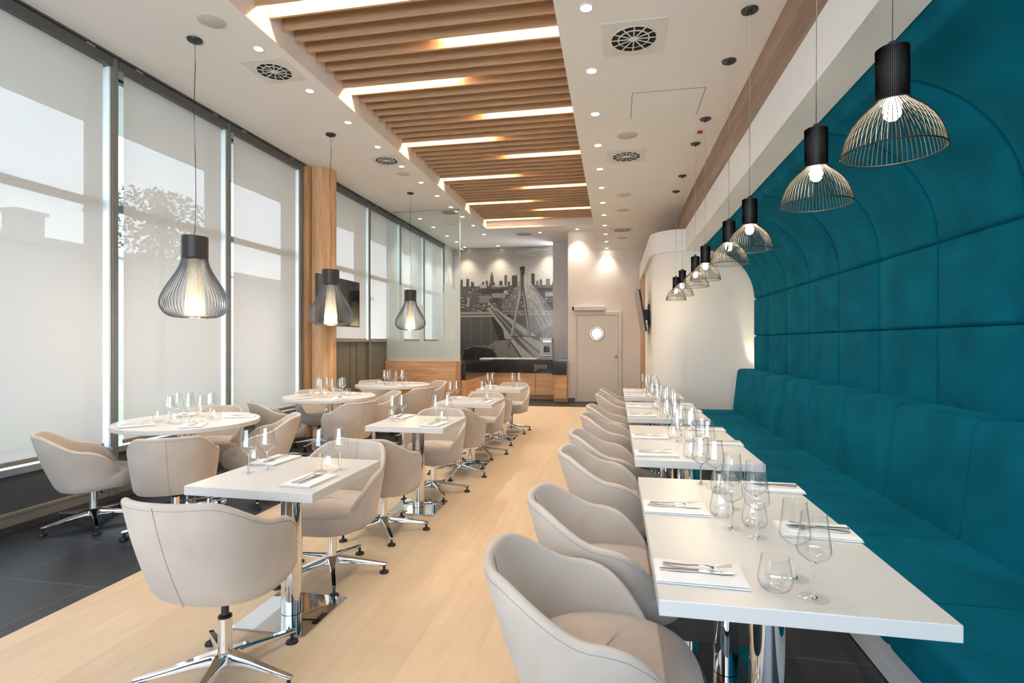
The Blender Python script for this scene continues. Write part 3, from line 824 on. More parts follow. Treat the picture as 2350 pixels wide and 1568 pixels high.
def napset(x, y, ang, where, grp, flip=1):
    """ang: direction the cutlery points (deg from +Y)"""
    a = math.radians(ang); zt = .75
    item('n', nap, (x, y, zt + .0005), a, 'folded white napkin under cutlery, %s' % where, 'napkins ' + grp)
    rot = lambda dx, dy: (x + dx * math.cos(a) - dy * math.sin(a), y + dx * math.sin(a) + dy * math.cos(a))
    jf = random.uniform(-.05, .05)
    p = rot(.012 * flip, -.008); item('k', kn, (p[0], p[1], zt + .0135), a + .03 * flip, 'knife on the white napkin, %s' % where, 'knives ' + grp)
    p = rot(-.014 * flip, -.004); item('f', fk, (p[0], p[1], zt + .0135), a - .10 * flip + jf, 'fork on the white napkin, %s' % where, 'forks ' + grp)
def wines(lst, where, grp):
    nm = ['nearer', 'farther', 'third']
    for q, (x, y) in enumerate(lst): item('w', wine, (x, y, .7502), random.uniform(0, 6), 'clear wine glass, %s of its pair, %s' % (nm[q], where), 'wine glasses ' + grp)
def tumbs(x, y, where, grp): item('t', tumb, (x, y, .7502), random.uniform(0, 6), 'clear stemless water glass, %s' % where, 'water glasses ' + grp)
# banquette tables
RS = [[(.245, 1.675, -90, 'left'), (.245, 2.315, -90, 'left'), (.715, 2.13, 90, 'right'), (.725, 2.73, 90, 'right')],
      [(.25, 3.42, -90, 'left'), (.25, 4.02, -90, 'left'), (.715, 3.88, 90, 'right'), (.715, 4.47, 90, 'right')],
      [(.25, 5.18, -90, 'left'), (.25, 5.85, -90, 'left'), (.715, 5.62, 90, 'right'), (.715, 6.2, 90, 'right')],
      [(.25, 7.02, -90, 'left'), (.25, 7.66, -90, 'left'), (.715, 7.45, 90, 'right'), (.715, 8.03, 90, 'right')]]
RW = [([(.526, 1.579), (.515, 1.70)], (.437, 1.61)), ([(.422, 2.115), (.475, 2.36)], (.415, 2.25)), ([(.492, 2.035), (.53, 2.22)], (.458, 2.045)), ([(.411, 2.755), (.464, 2.685)], (.475, 2.60))]
rw_fix = (.47, 2.145)
sn = ['aisle side near setting', 'aisle side far setting', 'bench side near setting', 'bench side far setting']
for ti in range(4):
    dy = RT[ti][1] - 1.495
    for k in range(4):
        where = '%s, %s banquette table' % (sn[k], ordT[ti])
        x, y, a, _ = RS[ti][k]
        napset(x, y, a + random.uniform(-3, 3), where, 'on the banquette tables', 1)
        ws, tp2 = RW[k]
        jx = random.uniform(-.012, .012) if ti else 0; jy = random.uniform(-.02, .02) if ti else 0
        if k == 2: tp2 = (.510, 2.142)
        wines([(a_ + jx, b_ + dy + jy) for a_, b_ in ws], where, 'on the banquette tables')
        tumbs(tp2[0] + jx, tp2[1] + dy + jy, where, 'on the banquette tables')
# square tables
for ti, (cx, cy, w, d) in enumerate(LT):
    j = 0 if ti == 0 else random.uniform(-.01, .01)
    for k, (nx, ny, ws, tb, na) in enumerate([(.20, -.155, [(.144, .035), (.232, .088)], (.205, .03), -4), (-.245, .27 - .045, [(-.215, -.06), (-.165, .025)], (-.283, .095), 176)]):
        where = '%s setting, %s square table' % (['near', 'far'][k], ordT[ti])
        napset(cx + nx, cy + ny, na + random.uniform(-3, 3), where, 'on the square tables')
        wines([(cx + a_ + j, cy + b_ + j) for a_, b_ in ws], where, 'on the square tables')
        tumbs(cx + tb[0] + j, cy + tb[1] + j, where, 'on the square tables')
# round tables
for ti, (cx, cy, R) in enumerate(TT):
    for k, (dirx, diry) in enumerate([(-.57, -.82), (.57, -.82), (.86, .51), (-.55, .83)]):
        where = '%s setting, %s round table' % (['window side near', 'aisle side near', 'aisle side far', 'window side far'][k], ordR[ti])
        px_, py_ = -diry, dirx
        ang = math.degrees(math.atan2(dirx, -diry))
        napset(cx + dirx * .40 + px_ * .08, cy + diry * .40 + py_ * .08, ang + random.uniform(-5, 5), where, 'on the round tables')
        wines([(cx + dirx * .16 + px_ * s_, cy + diry * .16 + py_ * s_) for s_ in (.02, .11)], where, 'on the round tables')
        tumbs(cx + dirx * .215 + px_ * -.07, cy + diry * .215 + py_ * -.07, where, 'on the round tables')

# ------------------------------------------------------------------ pendants
def wire_pendant():
    r = empty('wire_dome_pendant'); r['category'] = 'pendant lamp'
    zt = 2.055
    pr_ = []
    P = [(.046, .175), (.056, .142), (.128, .125), (.1445, 0)]
    for k in range(13):
        t = k / 12; pr_.append(tuple((1 - t) ** 3 * P[0][i] + 3 * (1 - t) ** 2 * t * P[1][i] + 3 * (1 - t) * t * t * P[2][i] + t ** 3 * P[3][i] for i in (0, 1)))
    b = MB()
    N = 60
    for k in range(N):
        a = 2 * PI * k / N; ca, sa = math.cos(a), math.sin(a)
        b.tube([(rr * ca, rr * sa, zt + z) for rr, z in [(.0465, .335)] + pr_], .00145, 5, cap=False)
    b.build('wire_cage', 'wire', r, smooth=True)
    b = MB(); b.tube([(.1445 * math.cos(a), .1445 * math.sin(a), zt) for a in [2 * PI * q / 64 for q in range(65)]], .0022, 6, cap=False); b.build('rim_ring', 'wire', r, smooth=True)
    b = MB(); b.lathe([(.001, zt + .340), (.040, zt + .340), (.0452, zt + .336), (.0452, zt + .165), (.041, zt + .165), (.041, zt + .30), (.001, zt + .30)], 40); b.build('cap', 'blacklamp', r, smooth='auto')
    b = MB(); b.lathe([(.001, zt + .36), (.012, zt + .358), (.014, zt + .34)], 16); b.build('cord_grip', 'black', r, smooth='auto')
    b = MB(); b.lathe([(.013, zt + .21), (.016, zt + .175), (.023, zt + .158), (.027, zt + .138), (.024, zt + .118), (.014, zt + .106), (.001, zt + .102)], 24); b.build('bulb', 'bulb', r, smooth='auto')
    b = MB(); b.tube([(0, 0, zt + .355), (0.002, 0, 2.9), (0, 0, ZS - .01)], .0022, 6); b.build('cord', 'cord_w', r, smooth=True)
    b = MB(); b.lathe([(.001, ZS - .034), (.010, ZS - .033), (.012, ZS - .012), (.052, ZS - .010), (.055, ZS - .001), (.001, ZS - .001)], 40); b.build('canopy', 'blacklamp', r, smooth='auto')
    ld = bpy.data.lights.new('bulb_light', 'POINT'); ld.energy = PEND_W; ld.color = (1, .80, .55); ld.shadow_soft_size = .03
    lo = bpy.data.objects.new('bulb_light', ld); COL.objects.link(lo); lo.parent = r; lo.location = (0, 0, zt + .07)
    return r
wpnd = wire_pendant(); first = True
for i, y in enumerate((1.954, 2.63, 3.845, 4.51, 5.64, 6.32, 7.51, 8.27)):
    put(first, wpnd, (.885, y, 0), i * .3, 'black wire dome pendant with a lit bulb over the banquette tables, %s' % on8[i], 'wire dome pendants above the banquette tables'); first = False
def slat_pendant():
    r = empty('bulbous_slat_pendant'); r['category'] = 'pendant lamp'
    zb = 1.652
    pts = [(.104, 0.0), (.17, .004), (.225, .03), (.262, .08), (.274, .13), (.262, .19), (.23, .26), (.19, .33), (.155, .39), (.125, .45), (.110, .50), (.105, .535)]
    # smooth by Catmull sampling
    sm = []
    for i in range(len(pts) - 1):
        p0, p1, p2, p3 = pts[max(i - 1, 0)], pts[i], pts[i + 1], pts[min(i + 2, len(pts) - 1)]
        for t in (0, .5):
            sm.append(tuple(.5 * ((2 * p1[q]) + (-p0[q] + p2[q]) * t + (2 * p0[q] - 5 * p1[q] + 4 * p2[q] - p3[q]) * t * t + (-p0[q] + 3 * p1[q] - 3 * p2[q] + p3[q]) * t ** 3) for q in (0, 1)))
    sm.append(pts[-1])
    b = MB(); N = 60
    for k in range(N):
        a = 2 * PI * k / N; ca, sa = math.cos(a), math.sin(a); w = .0011
        base = len(b.v)
        for i, (rr, z) in enumerate(sm):
            j0, j1 = sm[max(i - 1, 0)], sm[min(i + 1, len(sm) - 1)]
            tx, tz = j1[0] - j0[0], j1[1] - j0[1]; L = math.hypot(tx, tz) or 1; nx, nz_ = tz / L, -tx / L
            for (dr, s_) in ((0, -w), (0, w), (-.006, w), (-.006, -w)):
                R_ = rr + nx * dr; Z = zb + z + nz_ * dr
                b.v.append((R_ * ca - s_ * sa, R_ * sa + s_ * ca, Z))
        for i in range(len(sm) - 1):
            for q in range(4):
                q2 = (q + 1) % 4; b.f.append((base + i * 4 + q, base + i * 4 + q2, base + i * 4 + 4 + q2, base + i * 4 + 4 + q)); b.c.append(None)
    b.build('slat_cage', 'rib', r)
    b = MB(); b.lathe([(.112, zb - .002), (.112, zb + .012), (.090, zb + .012), (.090, zb - .002), (.112, zb - .002)], 48); b.build('bottom_ring', 'blacklamp', r, smooth='auto')
    b = MB(); b.lathe([(.001, zb + .722), (.100, zb + .722), (.1075, zb + .715), (.1075, zb + .53), (.10, zb + .53), (.10, zb + .69), (.001, zb + .69)], 48); b.build('cap', 'blacklamp', r, smooth='auto')
    b = MB(); b.lathe([(.084, zb + .004), (.080, zb + .10), (.062, zb + .30), (.05, zb + .52), (.001, zb + .53)], 32); b.build('diffuser', 'opal', r, smooth='auto')
    b = MB(); b.lathe([(.001, zb + .006), (.083, zb + .006)], 32); b.build('bottom_disc', 'diff', r)
    l2 = bpy.data.lights.new('inner_light', 'POINT'); l2.energy = .55; l2.color = (1, .78, .5); l2.shadow_soft_size = .03
    o2 = bpy.data.objects.new('inner_light', l2); COL.objects.link(o2); o2.parent = r; o2.location = (0, 0, zb + .09)
    b = MB(); b.tube([(0, 0, zb + .72), (.0, .004, zb + .80), (.012, .0, 2.75), (.0, .006, 3.1), (-.010, 0, 3.5), (.006, 0, 3.9), (0, 0, ZC - .01)], .0032, 6); b.build('cord', 'black', r, smooth=True)
    b = MB(); b.lathe([(.001, ZC - .03), (.03, ZC - .029), (.058, ZC - .018), (.064, ZC - .004), (.060, ZC - .001), (.001, ZC - .001)], 40); b.build('canopy', 'blacklamp', r, smooth='auto')
    ld = bpy.data.lights.new('bulb_light', 'POINT'); ld.energy = PEND_W; ld.color = (1, .80, .55); ld.shadow_soft_size = .05
    lo = bpy.data.objects.new('bulb_light', ld); COL.objects.link(lo); lo.parent = r; lo.location = (0, 0, zb - .06)
    return r
sp = slat_pendant()
for i, (x, y) in enumerate(((-3.655, 4.176), (-3.60, 6.409), (-3.61, 9.2))):
    put(i == 0, sp, (x, y, 0), i * .2, 'dark bulbous slatted pendant lamp on a black cord by the windows, %s' % ordR[i], 'bulbous slatted pendants by the windows')

# ------------------------------------------------------------------ ceiling fittings
dl = empty('downlight'); dl['category'] = 'downlight'
b = MB(); b.lathe([(.052, -.0005), (.050, -.006), (.040, -.006), (.036, -.001), (.036, -.0005)], 28); b.build('trim_ring', 'ventwhite', dl, smooth='auto')
b = MB(); b.lathe([(.001, -.003), (.036, -.003)], 24); b.build('lens', 'spot', dl)
ld = bpy.data.lights.new('spot_light', 'SPOT'); ld.energy = DOWN_W; ld.color = (1, .905, .78); ld.spot_size = math.radians(92); ld.spot_blend = 1.0; ld.shadow_soft_size = .035
lo = bpy.data.objects.new('spot_light', ld); COL.objects.link(lo); lo.parent = dl; lo.location = (0, 0, -.02)
first = True
def downs(lst, z, nm, grp):
    global first
    for i, (x, y) in enumerate(lst):
        n_ = ['first', 'second', 'third', 'fourth', 'fifth', 'sixth', 'seventh', 'eighth', 'ninth', 'tenth', 'eleventh', 'twelfth', 'thirteenth', 'fourteenth', 'fifteenth'][i]
        put(first, dl, (x, y, z), 0, 'small round lit downlight, %s %s' % (n_, nm), grp); first = False
downs([(-3.197, 2.74), (-3.197, 3.58)] + [(-3.197, 4.416 + .842 * k) for k in range(7)] + [(-3.2, 10.31), (-3.2, 11.147), (-3.2, 12.04), (-3.2, 13.1), (-3.2, 14.72)], ZC, 'from the camera beside the slatted recess left edge', 'downlights left of the slats')
downs([(-4.16, 11.16), (-4.16, 12.04), (-4.16, 13.1), (-4.16, 13.93), (-4.16, 14.72)], ZC, 'of the row along the far windows', 'downlights along the far windows')
downs([(-1.80, 13.13), (-1.80, 14.75), (-.876, 12.88)], ZC, 'of those beyond the end of the slats', 'downlights beyond the slats')
downs([(-.187, 1.95), (-.187, 2.78)] + [(-.187, 3.613 + .851 * k) for k in range(12)], ZS, 'from the camera on the lower right ceiling', 'downlights on the right ceiling')
low = bpy.data.lights['spot_light'].copy(); low.energy = DOWN_W * .58
for o in COL.objects:
    if o.name.startswith('spot_light') and o.parent and abs(o.parent.location.z - ZS) < .01: o.data = low
vt = empty('ceiling_vent'); vt['category'] = 'vent'
b = MB(); b.box(-.225, .225, -.225, .225, -.006, -.0005); b.build('panel', 'ventwhite', vt, bevel=.002)
b = MB(); b.lathe([(.001, -.0075), (.166, -.0075)], 48); b.build('duct', 'ventdark', vt)
b = MB()
for (r0, r1) in ((.160, .170), (.105, .114), (.0, .030)):
    b.lathe([(max(r0, .0005), -.012), (r1, -.012)], 48); b.lathe([(r1, -.012), (r1, -.0075)], 48)
for k in range(12):
    Mx = Matrix.Rotation(2 * PI * k / 12, 4, 'Z'); b.box(.02, .165, -.0045, .0045, -.0115, -.0078, Mx)
b.build('grille', 'ventwhite', vt)
vs_l = [(-3.306, 4.81, ZC, 'left ceiling near the nearest downlights'), (-3.306, 7.48, ZC, 'left ceiling above the wood column'), (-3.33, 10.7, ZC, 'left ceiling beyond the glass partition top'), (-2.223, 13.24, ZC, 'ceiling beyond the end of the slats'),
        (.135, 4.04, ZS, 'right ceiling nearest the camera'), (.135, 6.59, ZS, 'right ceiling, middle of its row'), (.144, 10.89, ZS, 'right ceiling near the back wall')]
for i, (x, y, z, lab) in enumerate(vs_l): put(i == 0, vt, (x, y, z), 0, 'round black and white swirl air vent, ' + lab, 'round ceiling air vents')
spk = empty('ceiling_speaker'); spk['category'] = 'speaker'
b = MB(); b.lathe([(.001, -.008), (.098, -.007), (.104, -.003)], 40); b.build('mesh_cover', 'speaker', spk, smooth='auto')
b = MB(); b.lathe([(.104, -.001), (.104, -.006), (.112, -.005), (.114, -.001)], 40); b.build('rim', 'ventwhite', spk, smooth='auto')
for i, (x, y, z, lab) in enumerate([(-3.304, 3.96, ZC, 'left ceiling beside the nearest pendant canopy'), (-3.308, 8.13, ZC, 'left ceiling past the second vent'), (.133, 5.925, ZS, 'right ceiling, nearest of four'), (.135, 8.316, ZS, 'right ceiling, second of four'), (.137, 9.274, ZS, 'right ceiling, third of four'), (.155, 11.75, ZS, 'right ceiling, farthest of four')]):
    put(i == 0, spk, (x, y, z), 0, 'flat pale round speaker, ' + lab, 'round ceiling speakers')
sd = empty('smoke_detector', (-3.66, 11.59, ZC)); tag(sd, 'small white smoke detector on the far left ceiling', 'smoke detector')
b = MB(); b.lathe([(.001, -.045), (.025, -.043), (.045, -.03), (.05, -.012), (.05, -.0005)], 28); b.build('body', 'ventwhite', sd, smooth='auto')
b = MB(); b.lathe([(.001, -.047), (.012, -.046)], 12); b.build('sensor_lens', 'red', sd)
sg = empty('ceiling_sensor', (.878, 5.98, ZS)); tag(sg, 'small white sensor with a red front on the right ceiling', 'sensor')
b = MB(); b.box(-.04, .04, -.04, .04, -.018, -.0005); b.build('housing', 'ventwhite', sg, bevel=.006)
b = MB(); b.box(-.025, .025, -.048, -.038, -.035, -.004); b.build('red_lens', 'red', sg, bevel=.003)
hp = empty('access_hatch', (.467, 5.22, ZS)); tag(hp, 'flush white access hatch between ceiling vents on the right ceiling', 'hatch')
b = MB(); b.box(-.31, .31, -.28, .28, -.0016, -.0004); b.build('panel', 'ceil', hp)
b = MB()
for (x0, x1, y0, y1) in ((-.315, -.311, -.284, .284), (.311, .315, -.284, .284), (-.315, .315, -.284, -.2815)): b.box(x0, x1, y0, y1, -.0018, -.0004)
b.build('gap', 'ventdark', hp)

# ------------------------------------------------------------------ partition with glass
pt = empty('wood_partition', (-3.84, 10.5, 0)); tag(pt, 'low oak partition wall under the glass screen, by the farthest round table', 'partition')
b = MB(); b.box(-.81, .70, -.05, .05, 0, 1.055); b.build('panel', 'wood_h', pt, bevel=.002)
b = MB(); b.box(.70, .79, -.055, .055, 0, 1.056); b.build('end_post', wood('oak_post', (.40, .20, .085), (.60, .34, .17), (10, 10, 1.2)), pt, bevel=.002)
gs = empty('glass_screen', (-3.84, 10.5, 1.056)); tag(gs, 'tall clear glass screen with a frosted skyline cutout above the oak partition', 'glass screen')
b = MB(); b.box(-.80, .775, -.006, .006, 0, ZC - 1.057); b.build('pane', 'partglass', gs)
film = [(-4.635, 1.531), (-4.568, 1.53), (-4.568, 2.50), (-4.50, 2.616), (-4.252, 2.61), (-4.252, 1.458), (-3.921, 1.458), (-3.921, 2.201), (-3.827, 2.199), (-3.827, 1.458), (-3.519, 1.458), (-3.519, 1.929), (-3.463, 1.928), (-3.463, 2.45), (-3.40, 2.45), (-3.40, 2.62), (-3.33, 2.62), (-3.30, 2.86), (-3.28, 2.62), (-3.24, 2.62), (-3.24, 2.5), (-3.16, 2.5), (-3.16, 2.70), (-3.067, 2.70)]
b = MB()
for (xa, za), (xb, zb_) in zip(film[:-1], film[1:]):
    if xb - xa > 1e-4: b.quad([(xa + 3.84, -.0085, 0), (xb + 3.84, -.0085, 0), (xb + 3.84, -.0085, zb_ - 1.056), (xa + 3.84, -.0085, za - 1.056)])
b.build('frosted_film', 'frost', gs)
b = MB(); b.box(-.80, .775, -.012, .012, ZC - 1.056 - .02, ZC - 1.057); b.build('top_channel', 'steel', gs)
b = MB(); b.box(.770, .782, -.008, .008, 0, ZC - 1.057); b.build('polished_edge', plain('glass_edge_green', (.55, .68, .62), .2), gs)

# ------------------------------------------------------------------ buffet counter
bar = empty('buffet_counter', (-2.2, 13.3, 0)); tag(bar, 'oak and glossy black buffet counter below the city mural', 'counter')
def B(x0, x1, y0, y1, z0, z1, nm, m, bv=.003): return box(nm, x0 + 2.2, x1 + 2.2, y0 - 13.3, y1 - 13.3, z0, z1, m, bar, bv)
B(-4.55, -1.44, 13.42, 14.95, .0, .10, 'plinth', 'wood_h'); B(-1.44, -1.12, 12.92, 14.3, 0, .09, 'plinth', 'wood_h')
xs = [-3.0, -2.43, -1.94, -1.44]
for x0, x1 in zip(xs[:-1], xs[1:]): B(x0 + .004, x1 - .004, 13.32, 13.36, .12, .665, 'door', 'wood_h')
B(-4.55, -1.44, 13.36, 14.95, .10, .665, 'carcass', 'wood_h')
b = MB(); b.prism(rp_([(-1.44 + 2.2, 12.82 - 13.3), (-1.12 + 2.2, 12.76 - 13.3), (-1.12 + 2.2, 14.3 - 13.3), (-1.44 + 2.2, 14.3 - 13.3)], [.08, .005, .005, .005]), .09, .66); b.build('end_cabinet', 'wood_h', bar, smooth='auto')
B(-3.0, -1.44, 13.28, 14.95, .665, 1.0, 'black_front', 'counter'); B(-1.46, -1.118, 12.74, 14.3, .66, .985, 'black_end', 'counter', .01)
B(-1.62, -1.118, 13.5, 14.34, .985, 1.01, 'end_top', 'counter')
B(-3.08, -2.98, 10.56, 13.3, .12, .665, 'side_door', 'wood_h'); B(-3.6, -3.02, 10.56, 13.36, 0, .12, 'side_plinth', 'wood_h')
B(-3.6, -2.965, 10.56, 14.95, .665, 1.0, 'black_side', 'counter')
B(-4.55, -3.55, 13.3, 14.98, .10, .98, 'corner_block', 'counter')
b = MB()
for r_ in range(5):
    x = -1.98 + (.02 if r_ % 2 else 0)
    for q in range(4 if r_ < 3 else 1):
        b.box(x + 2.2 + q * .085, x + 2.2 + q * .085 + .07, -.026, -.0205, .86 - r_ * .034, .868 - r_ * .034)
b.build('gold_dashes', 'gold', bar)  # rows of short gold bars on the black front
for i, (x, lab) in enumerate([(-3.25, 'leftmost'), (-2.88, 'second from the left'), (-2.50, 'third from the left'), (-2.12, 'rightmost')]):
    t = empty('serving_tray', (x, 13.75, 1.0)); tag(t, 'flat cream serving tray on the black buffet counter, %s of four' % lab, 'tray', 'serving trays on the buffet')
    b = MB(); b.box(-.165, .165, -.24, .24, .0005, .006); b.build('tray_base', 'tray', t, bevel=.002)
    b = MB()
    for (x0, x1, y0, y1) in ((-.17, -.155, -.245, .245), (.155, .17, -.245, .245), (-.155, .155, -.245, -.23), (-.155, .155, .23, .245)): b.box(x0, x1, y0, y1, .0005, .02)
    b.build('tray_rim', 'tray', t, bevel=.003)
cm = empty('coffee_machine', (-1.79, 14.45, 1.0)); tag(cm, 'pale grey coffee machine with a black display at the right end of the buffet', 'coffee machine')
b = MB(); b.box(-.17, .17, -.2, .25, .055, .56); b.build('body', 'machine', cm, bevel=.012)
b = MB(); b.box(-.185, .185, -.24, .26, .0, .055); b.build('base', 'machine', cm, bevel=.008)
b = MB(); b.box(-.10, .15, -.208, -.198, .41, .545); b.build('display', 'screen', cm, bevel=.004)
b = MB(); b.box(-.08, .13, -.211, -.207, .44, .47); b.build('display_light', emis('display_glow', (1, .75, .45), .7), cm)
b = MB(); b.prism(rp_([(-.065, .0), (.085, .0), (.085, .17), (-.065, .17)], [.001, .001, .07, .07]), 0, .012)
o = b.build('cup_recess', 'black', cm); o.rotation_euler = (PI / 2, 0, 0); o.location = (0, -.195, .17)
b = MB(); b.tube([(-.012, 0, 0), (-.012, 0, .10), (.01, 0, .13), (.032, 0, .10), (.032, 0, 0)], .008, 8); o = b.build('spout', 'chrome', cm, smooth=True); o.location = (0, -.212, .20)
b = MB(); b.box(-.08, .10, -.26, -.2, .07, .082); b.build('drip_tray', 'steel', cm, bevel=.003)

# ------------------------------------------------------------------ mural
mu = empty('city_mural', (-4.36, YM - .012, .97)); tag(mu, 'large black and white city skyline and cable bridge mural on the back wall', 'mural')
MW, MH = 2.74, 3.148
tone = bpy.data.materials.new('printed_mural_ink'); tone.use_nodes = True
tn, tl = tone.node_tree.nodes, tone.node_tree.links; pb = tn['Principled BSDF']
at = tn.new('ShaderNodeAttribute'); at.attribute_name = 'tone'
tcx = tn.new('ShaderNodeTexCoord'); nzx = tn.new('ShaderNodeTexNoise'); nzx.inputs['Scale'].default_value = 26; nzx.inputs['Detail'].default_value = 8
mrx = tn.new('ShaderNodeMapRange'); mrx.inputs['From Min'].default_value = .3; mrx.inputs['From Max'].default_value = .7; mrx.inputs['To Min'].default_value = .88; mrx.inputs['To Max'].default_value = 1.12
mxx = tn.new('ShaderNodeMix'); mxx.data_type = 'RGBA'; mxx.blend_type = 'MULTIPLY'; mxx.inputs[0].default_value = 1
tl.new(tcx.outputs['Object'], nzx.inputs['Vector']); tl.new(nzx.outputs['Fac'], mrx.inputs[0]); tl.new(at.outputs['Color'], mxx.inputs[6]); tl.new(mrx.outputs[0], mxx.inputs[7]); tl.new(mxx.outputs[2], pb.inputs['Base Color'])
sv(pb, 'Roughness', .22); sv(pb, 'Specular IOR Level', .5)
b = MB(); b.box(0, MW, 0, .012, 0, MH); b.build('panel', 'tvback', mu)
mb = MB(); lay = [0]
def G(g, w=1): return (g * 1.0, g * .92, g * .82)
def mp_(x, y): return ((x - 92) / 1136 * MW, (1448 - y) / 1288 * MH)
def poly(pts, g, d=None):
    lay[0] += 1; yy = -.0006 - lay[0] * .0000045
    q = []
    for x, y in pts:
        X, Z = mp_(x, y); q.append((min(max(X, 0), MW), yy, min(max(Z, 0), MH)))
    mb.quad(q, G(g))
def rect(x0, y0, x1, y1, g): poly([(x0, y1), (x1, y1), (x1, y0), (x0, y0)], g)
def line(x0, y0, x1, y1, w, g):
    # clip to the right edge
    if x1 > 1228:
        t = (1228 - x0) / (x1 - x0); x1 = 1228; y1 = y0 + (y1 - y0) * t
    dx, dy = x1 - x0, y1 - y0; L = math.hypot(dx, dy); nx, ny = -dy / L * w / 2, dx / L * w / 2
    poly([(x0 + nx, y0 + ny), (x1 + nx, y1 + ny), (x1 - nx, y1 - ny), (x0 - nx, y0 - ny)][::-1], g)
rm = random.Random(3)
NS = 24
for k in range(NS):   # sky
    y0, y1 = 160 + (610 - 160) * k / NS, 160 + (610 - 160) * (k + 1) / NS
    for j in range(20):
        x0, x1 = 92 + 1136 * j / 20, 92 + 1136 * (j + 1) / 20
        g = .34 + .22 * k / NS
        g *= 1 - .22 * max(0, min(1, (j - 6) / 8)) * max(0, min(1, (14 - k) / 8))
        rect(x0, y0, x1, y1, g * (.97 + .06 * rm.random()))
for (x, y, w_, h_) in [(900, 215, 330, 22), (960, 195, 160, 26), (830, 240, 220, 18), (1080, 200, 140, 16), (940, 260, 180, 12)]:
    poly([(x - w_ * .5, y), (x - w_ * .2, y + h_ * .6), (x + w_ * .3, y + h_ * .4), (x + w_ * .5, y - h_ * .1), (x + w_ * .2, y - h_ * .6), (x - w_ * .2, y - h_ * .5)], .40)
rect(92, 604, 1228, 980, .10)
def tower(x0, x1, top, g, base=620):
    rect(x0, top, x1, base, g)
    for k in range(int((base - top) / 12)):
        rect(x0 + 2, top + 5 + 12 * k, x1 - 2, top + 8 + 12 * k, g * 1.7 + .02)
for t in [(94, 120, 522, .05), (163, 200, 516, .07), (222, 243, 548, .05), (243, 262, 562, .09), (356, 382, 556, .05), (400, 428, 542, .07), (456, 496, 495, .07), (462, 490, 470, .08), (468, 484, 455, .08), (496, 512, 562, .07), (526, 560, 465, .42), (566, 604, 548, .05),
          (627, 658, 480, .08), (668, 694, 556, .07), (716, 780, 488, .06), (945, 986, 470, .05), (1000, 1030, 556, .12), (1042, 1072, 540, .10), (1116, 1162, 535, .14), (320, 350, 590, .18), (440, 456, 570, .1), (278, 310, 600, .2), (1190, 1226, 575, .12), (880, 905, 575, .18), (790, 806, 560, .2)]: tower(*t)
poly([(471, 458), (481, 458), (476, 425)], .06)
rect(176, 500, 178, 516, .05); rect(760, 482, 764, 490, .05)
# city fabric
for k in range(820):
    y = 600 + 350 * rm.random() ** 1.0
    if y > 945: continue
    if y > 800 and rm.random() < .25: continue
    s_ = 1 + (y - 600) / 260
    x = 92 + 1136 * rm.random()
    if x > 1080 and y > 790: continue
    w_, h_ = (6 + 22 * rm.random()) * s_ * .7, (4 + 9 * rm.random()) * s_ * .8
    rect(max(x, 92), y, min(x + w_, 1228), y + h_, rm.choice([.03, .05, .07, .05, .12, .22, .34, .42]) * (.8 + .4 * rm.random()))
for (x0, y0, x1, y1, g) in [(335, 585, 412, 628, .36), (478, 600, 668, 618, .34), (345, 640, 640, 690, .06), (480, 690, 640, 742, .28), (205, 735, 310, 820, .10), (175, 735, 205, 825, .30), (120, 680, 330, 712, .12), (330, 715, 440, 800, .22), (620, 660, 665, 700, .40), (1030, 640, 1228, 672, .05), (1110, 690, 1200, 735, .30)]: rect(x0, y0, x1, y1, g)
# banks and river
rect(92, 905, 480, 930, .30); rect(92, 930, 480, 948, .10); rect(92, 945, 485, 965, .34)
rect(92, 966, 1228, 1448, .085)
for k in range(12): rect(92, 970 + 28 * k, 470, 970 + 28 * k + 14, .085 + .006 * (k % 3))
for x in (220, 350, 465): rect(x - 5, 985, x + 5, 1265, .16)
poly([(470, 965), (520, 965), (640, 1150), (660, 1260), (560, 1240), (500, 1080)], .025)
rect(1100, 786, 1228, 905, .03); rect(620, 898, 1228, 908, .24); rect(620, 930, 1228, 940, .30); rect(760, 790, 1228, 797, .2)
# rocky bank
poly([(92, 1448), (150, 1330), (260, 1300), (430, 1300), (520, 1245), (690, 1225), (860, 1448)], .20)
poly([(110, 1448), (140, 1350), (250, 1312), (360, 1318), (470, 1340), (530, 1400), (540, 1448)], .03)
for k in range(260):
    x = 130 + 640 * rm.random(); y = 1290 + 150 * rm.random()
    if y < 1300 + abs(x - 420) * .12 - 10: continue
    g = rm.choice([.02, .03, .05, .10]) if x < 520 else rm.choice([.06, .12, .22, .30])
    if x > 560 + (y - 1290) * 1.0: continue
    poly([(x, y), (x + 22 * rm.random() + 8, y + 6), (x + 14, y + 12)][::-1], g)
# bridge decks
poly([(415, 858), (470, 850), (720, 1200), (960, 1448), (840, 1448), (700, 1230), (630, 1215), (610, 1110)], .36)
poly([(455, 858), (480, 868), (740, 1160), (1010, 1448), (930, 1448), (690, 1170)], .11)
poly([(425, 790), (440, 785), (500, 850), (1010, 1190), (960, 1195), (900, 1190), (480, 860)], .36)
poly([(480, 870), (500, 862), (900, 1200), (1060, 1400), (1060, 1448), (1010, 1448), (760, 1180)], .30)
poly([(500, 880), (540, 900), (880, 1200), (1060, 1360), (1060, 1400), (800, 1200)], .10)
poly([(905, 1190), (1060, 1260), (1060, 1380), (830, 1200)], .32)
for k in range(46):
    t = k / 46; x = 470 + 500 * t ** 1.2; y = 885 + 540 * t ** 1.2
    line(x, y, x + 6 + 12 * t, y + 14 + 30 * t, 1.5 + 2 * t, .03); line(x + 20 + 30 * t, y + 4, x + 28 + 50 * t, y + 16 + 32 * t, 1.2 + 2 * t, .30)
poly([(686, 1240), (700, 1236), (842, 1448), (822, 1448)], .03); poly([(692, 1232), (720, 1228), (1000, 1448), (850, 1448)], .38)
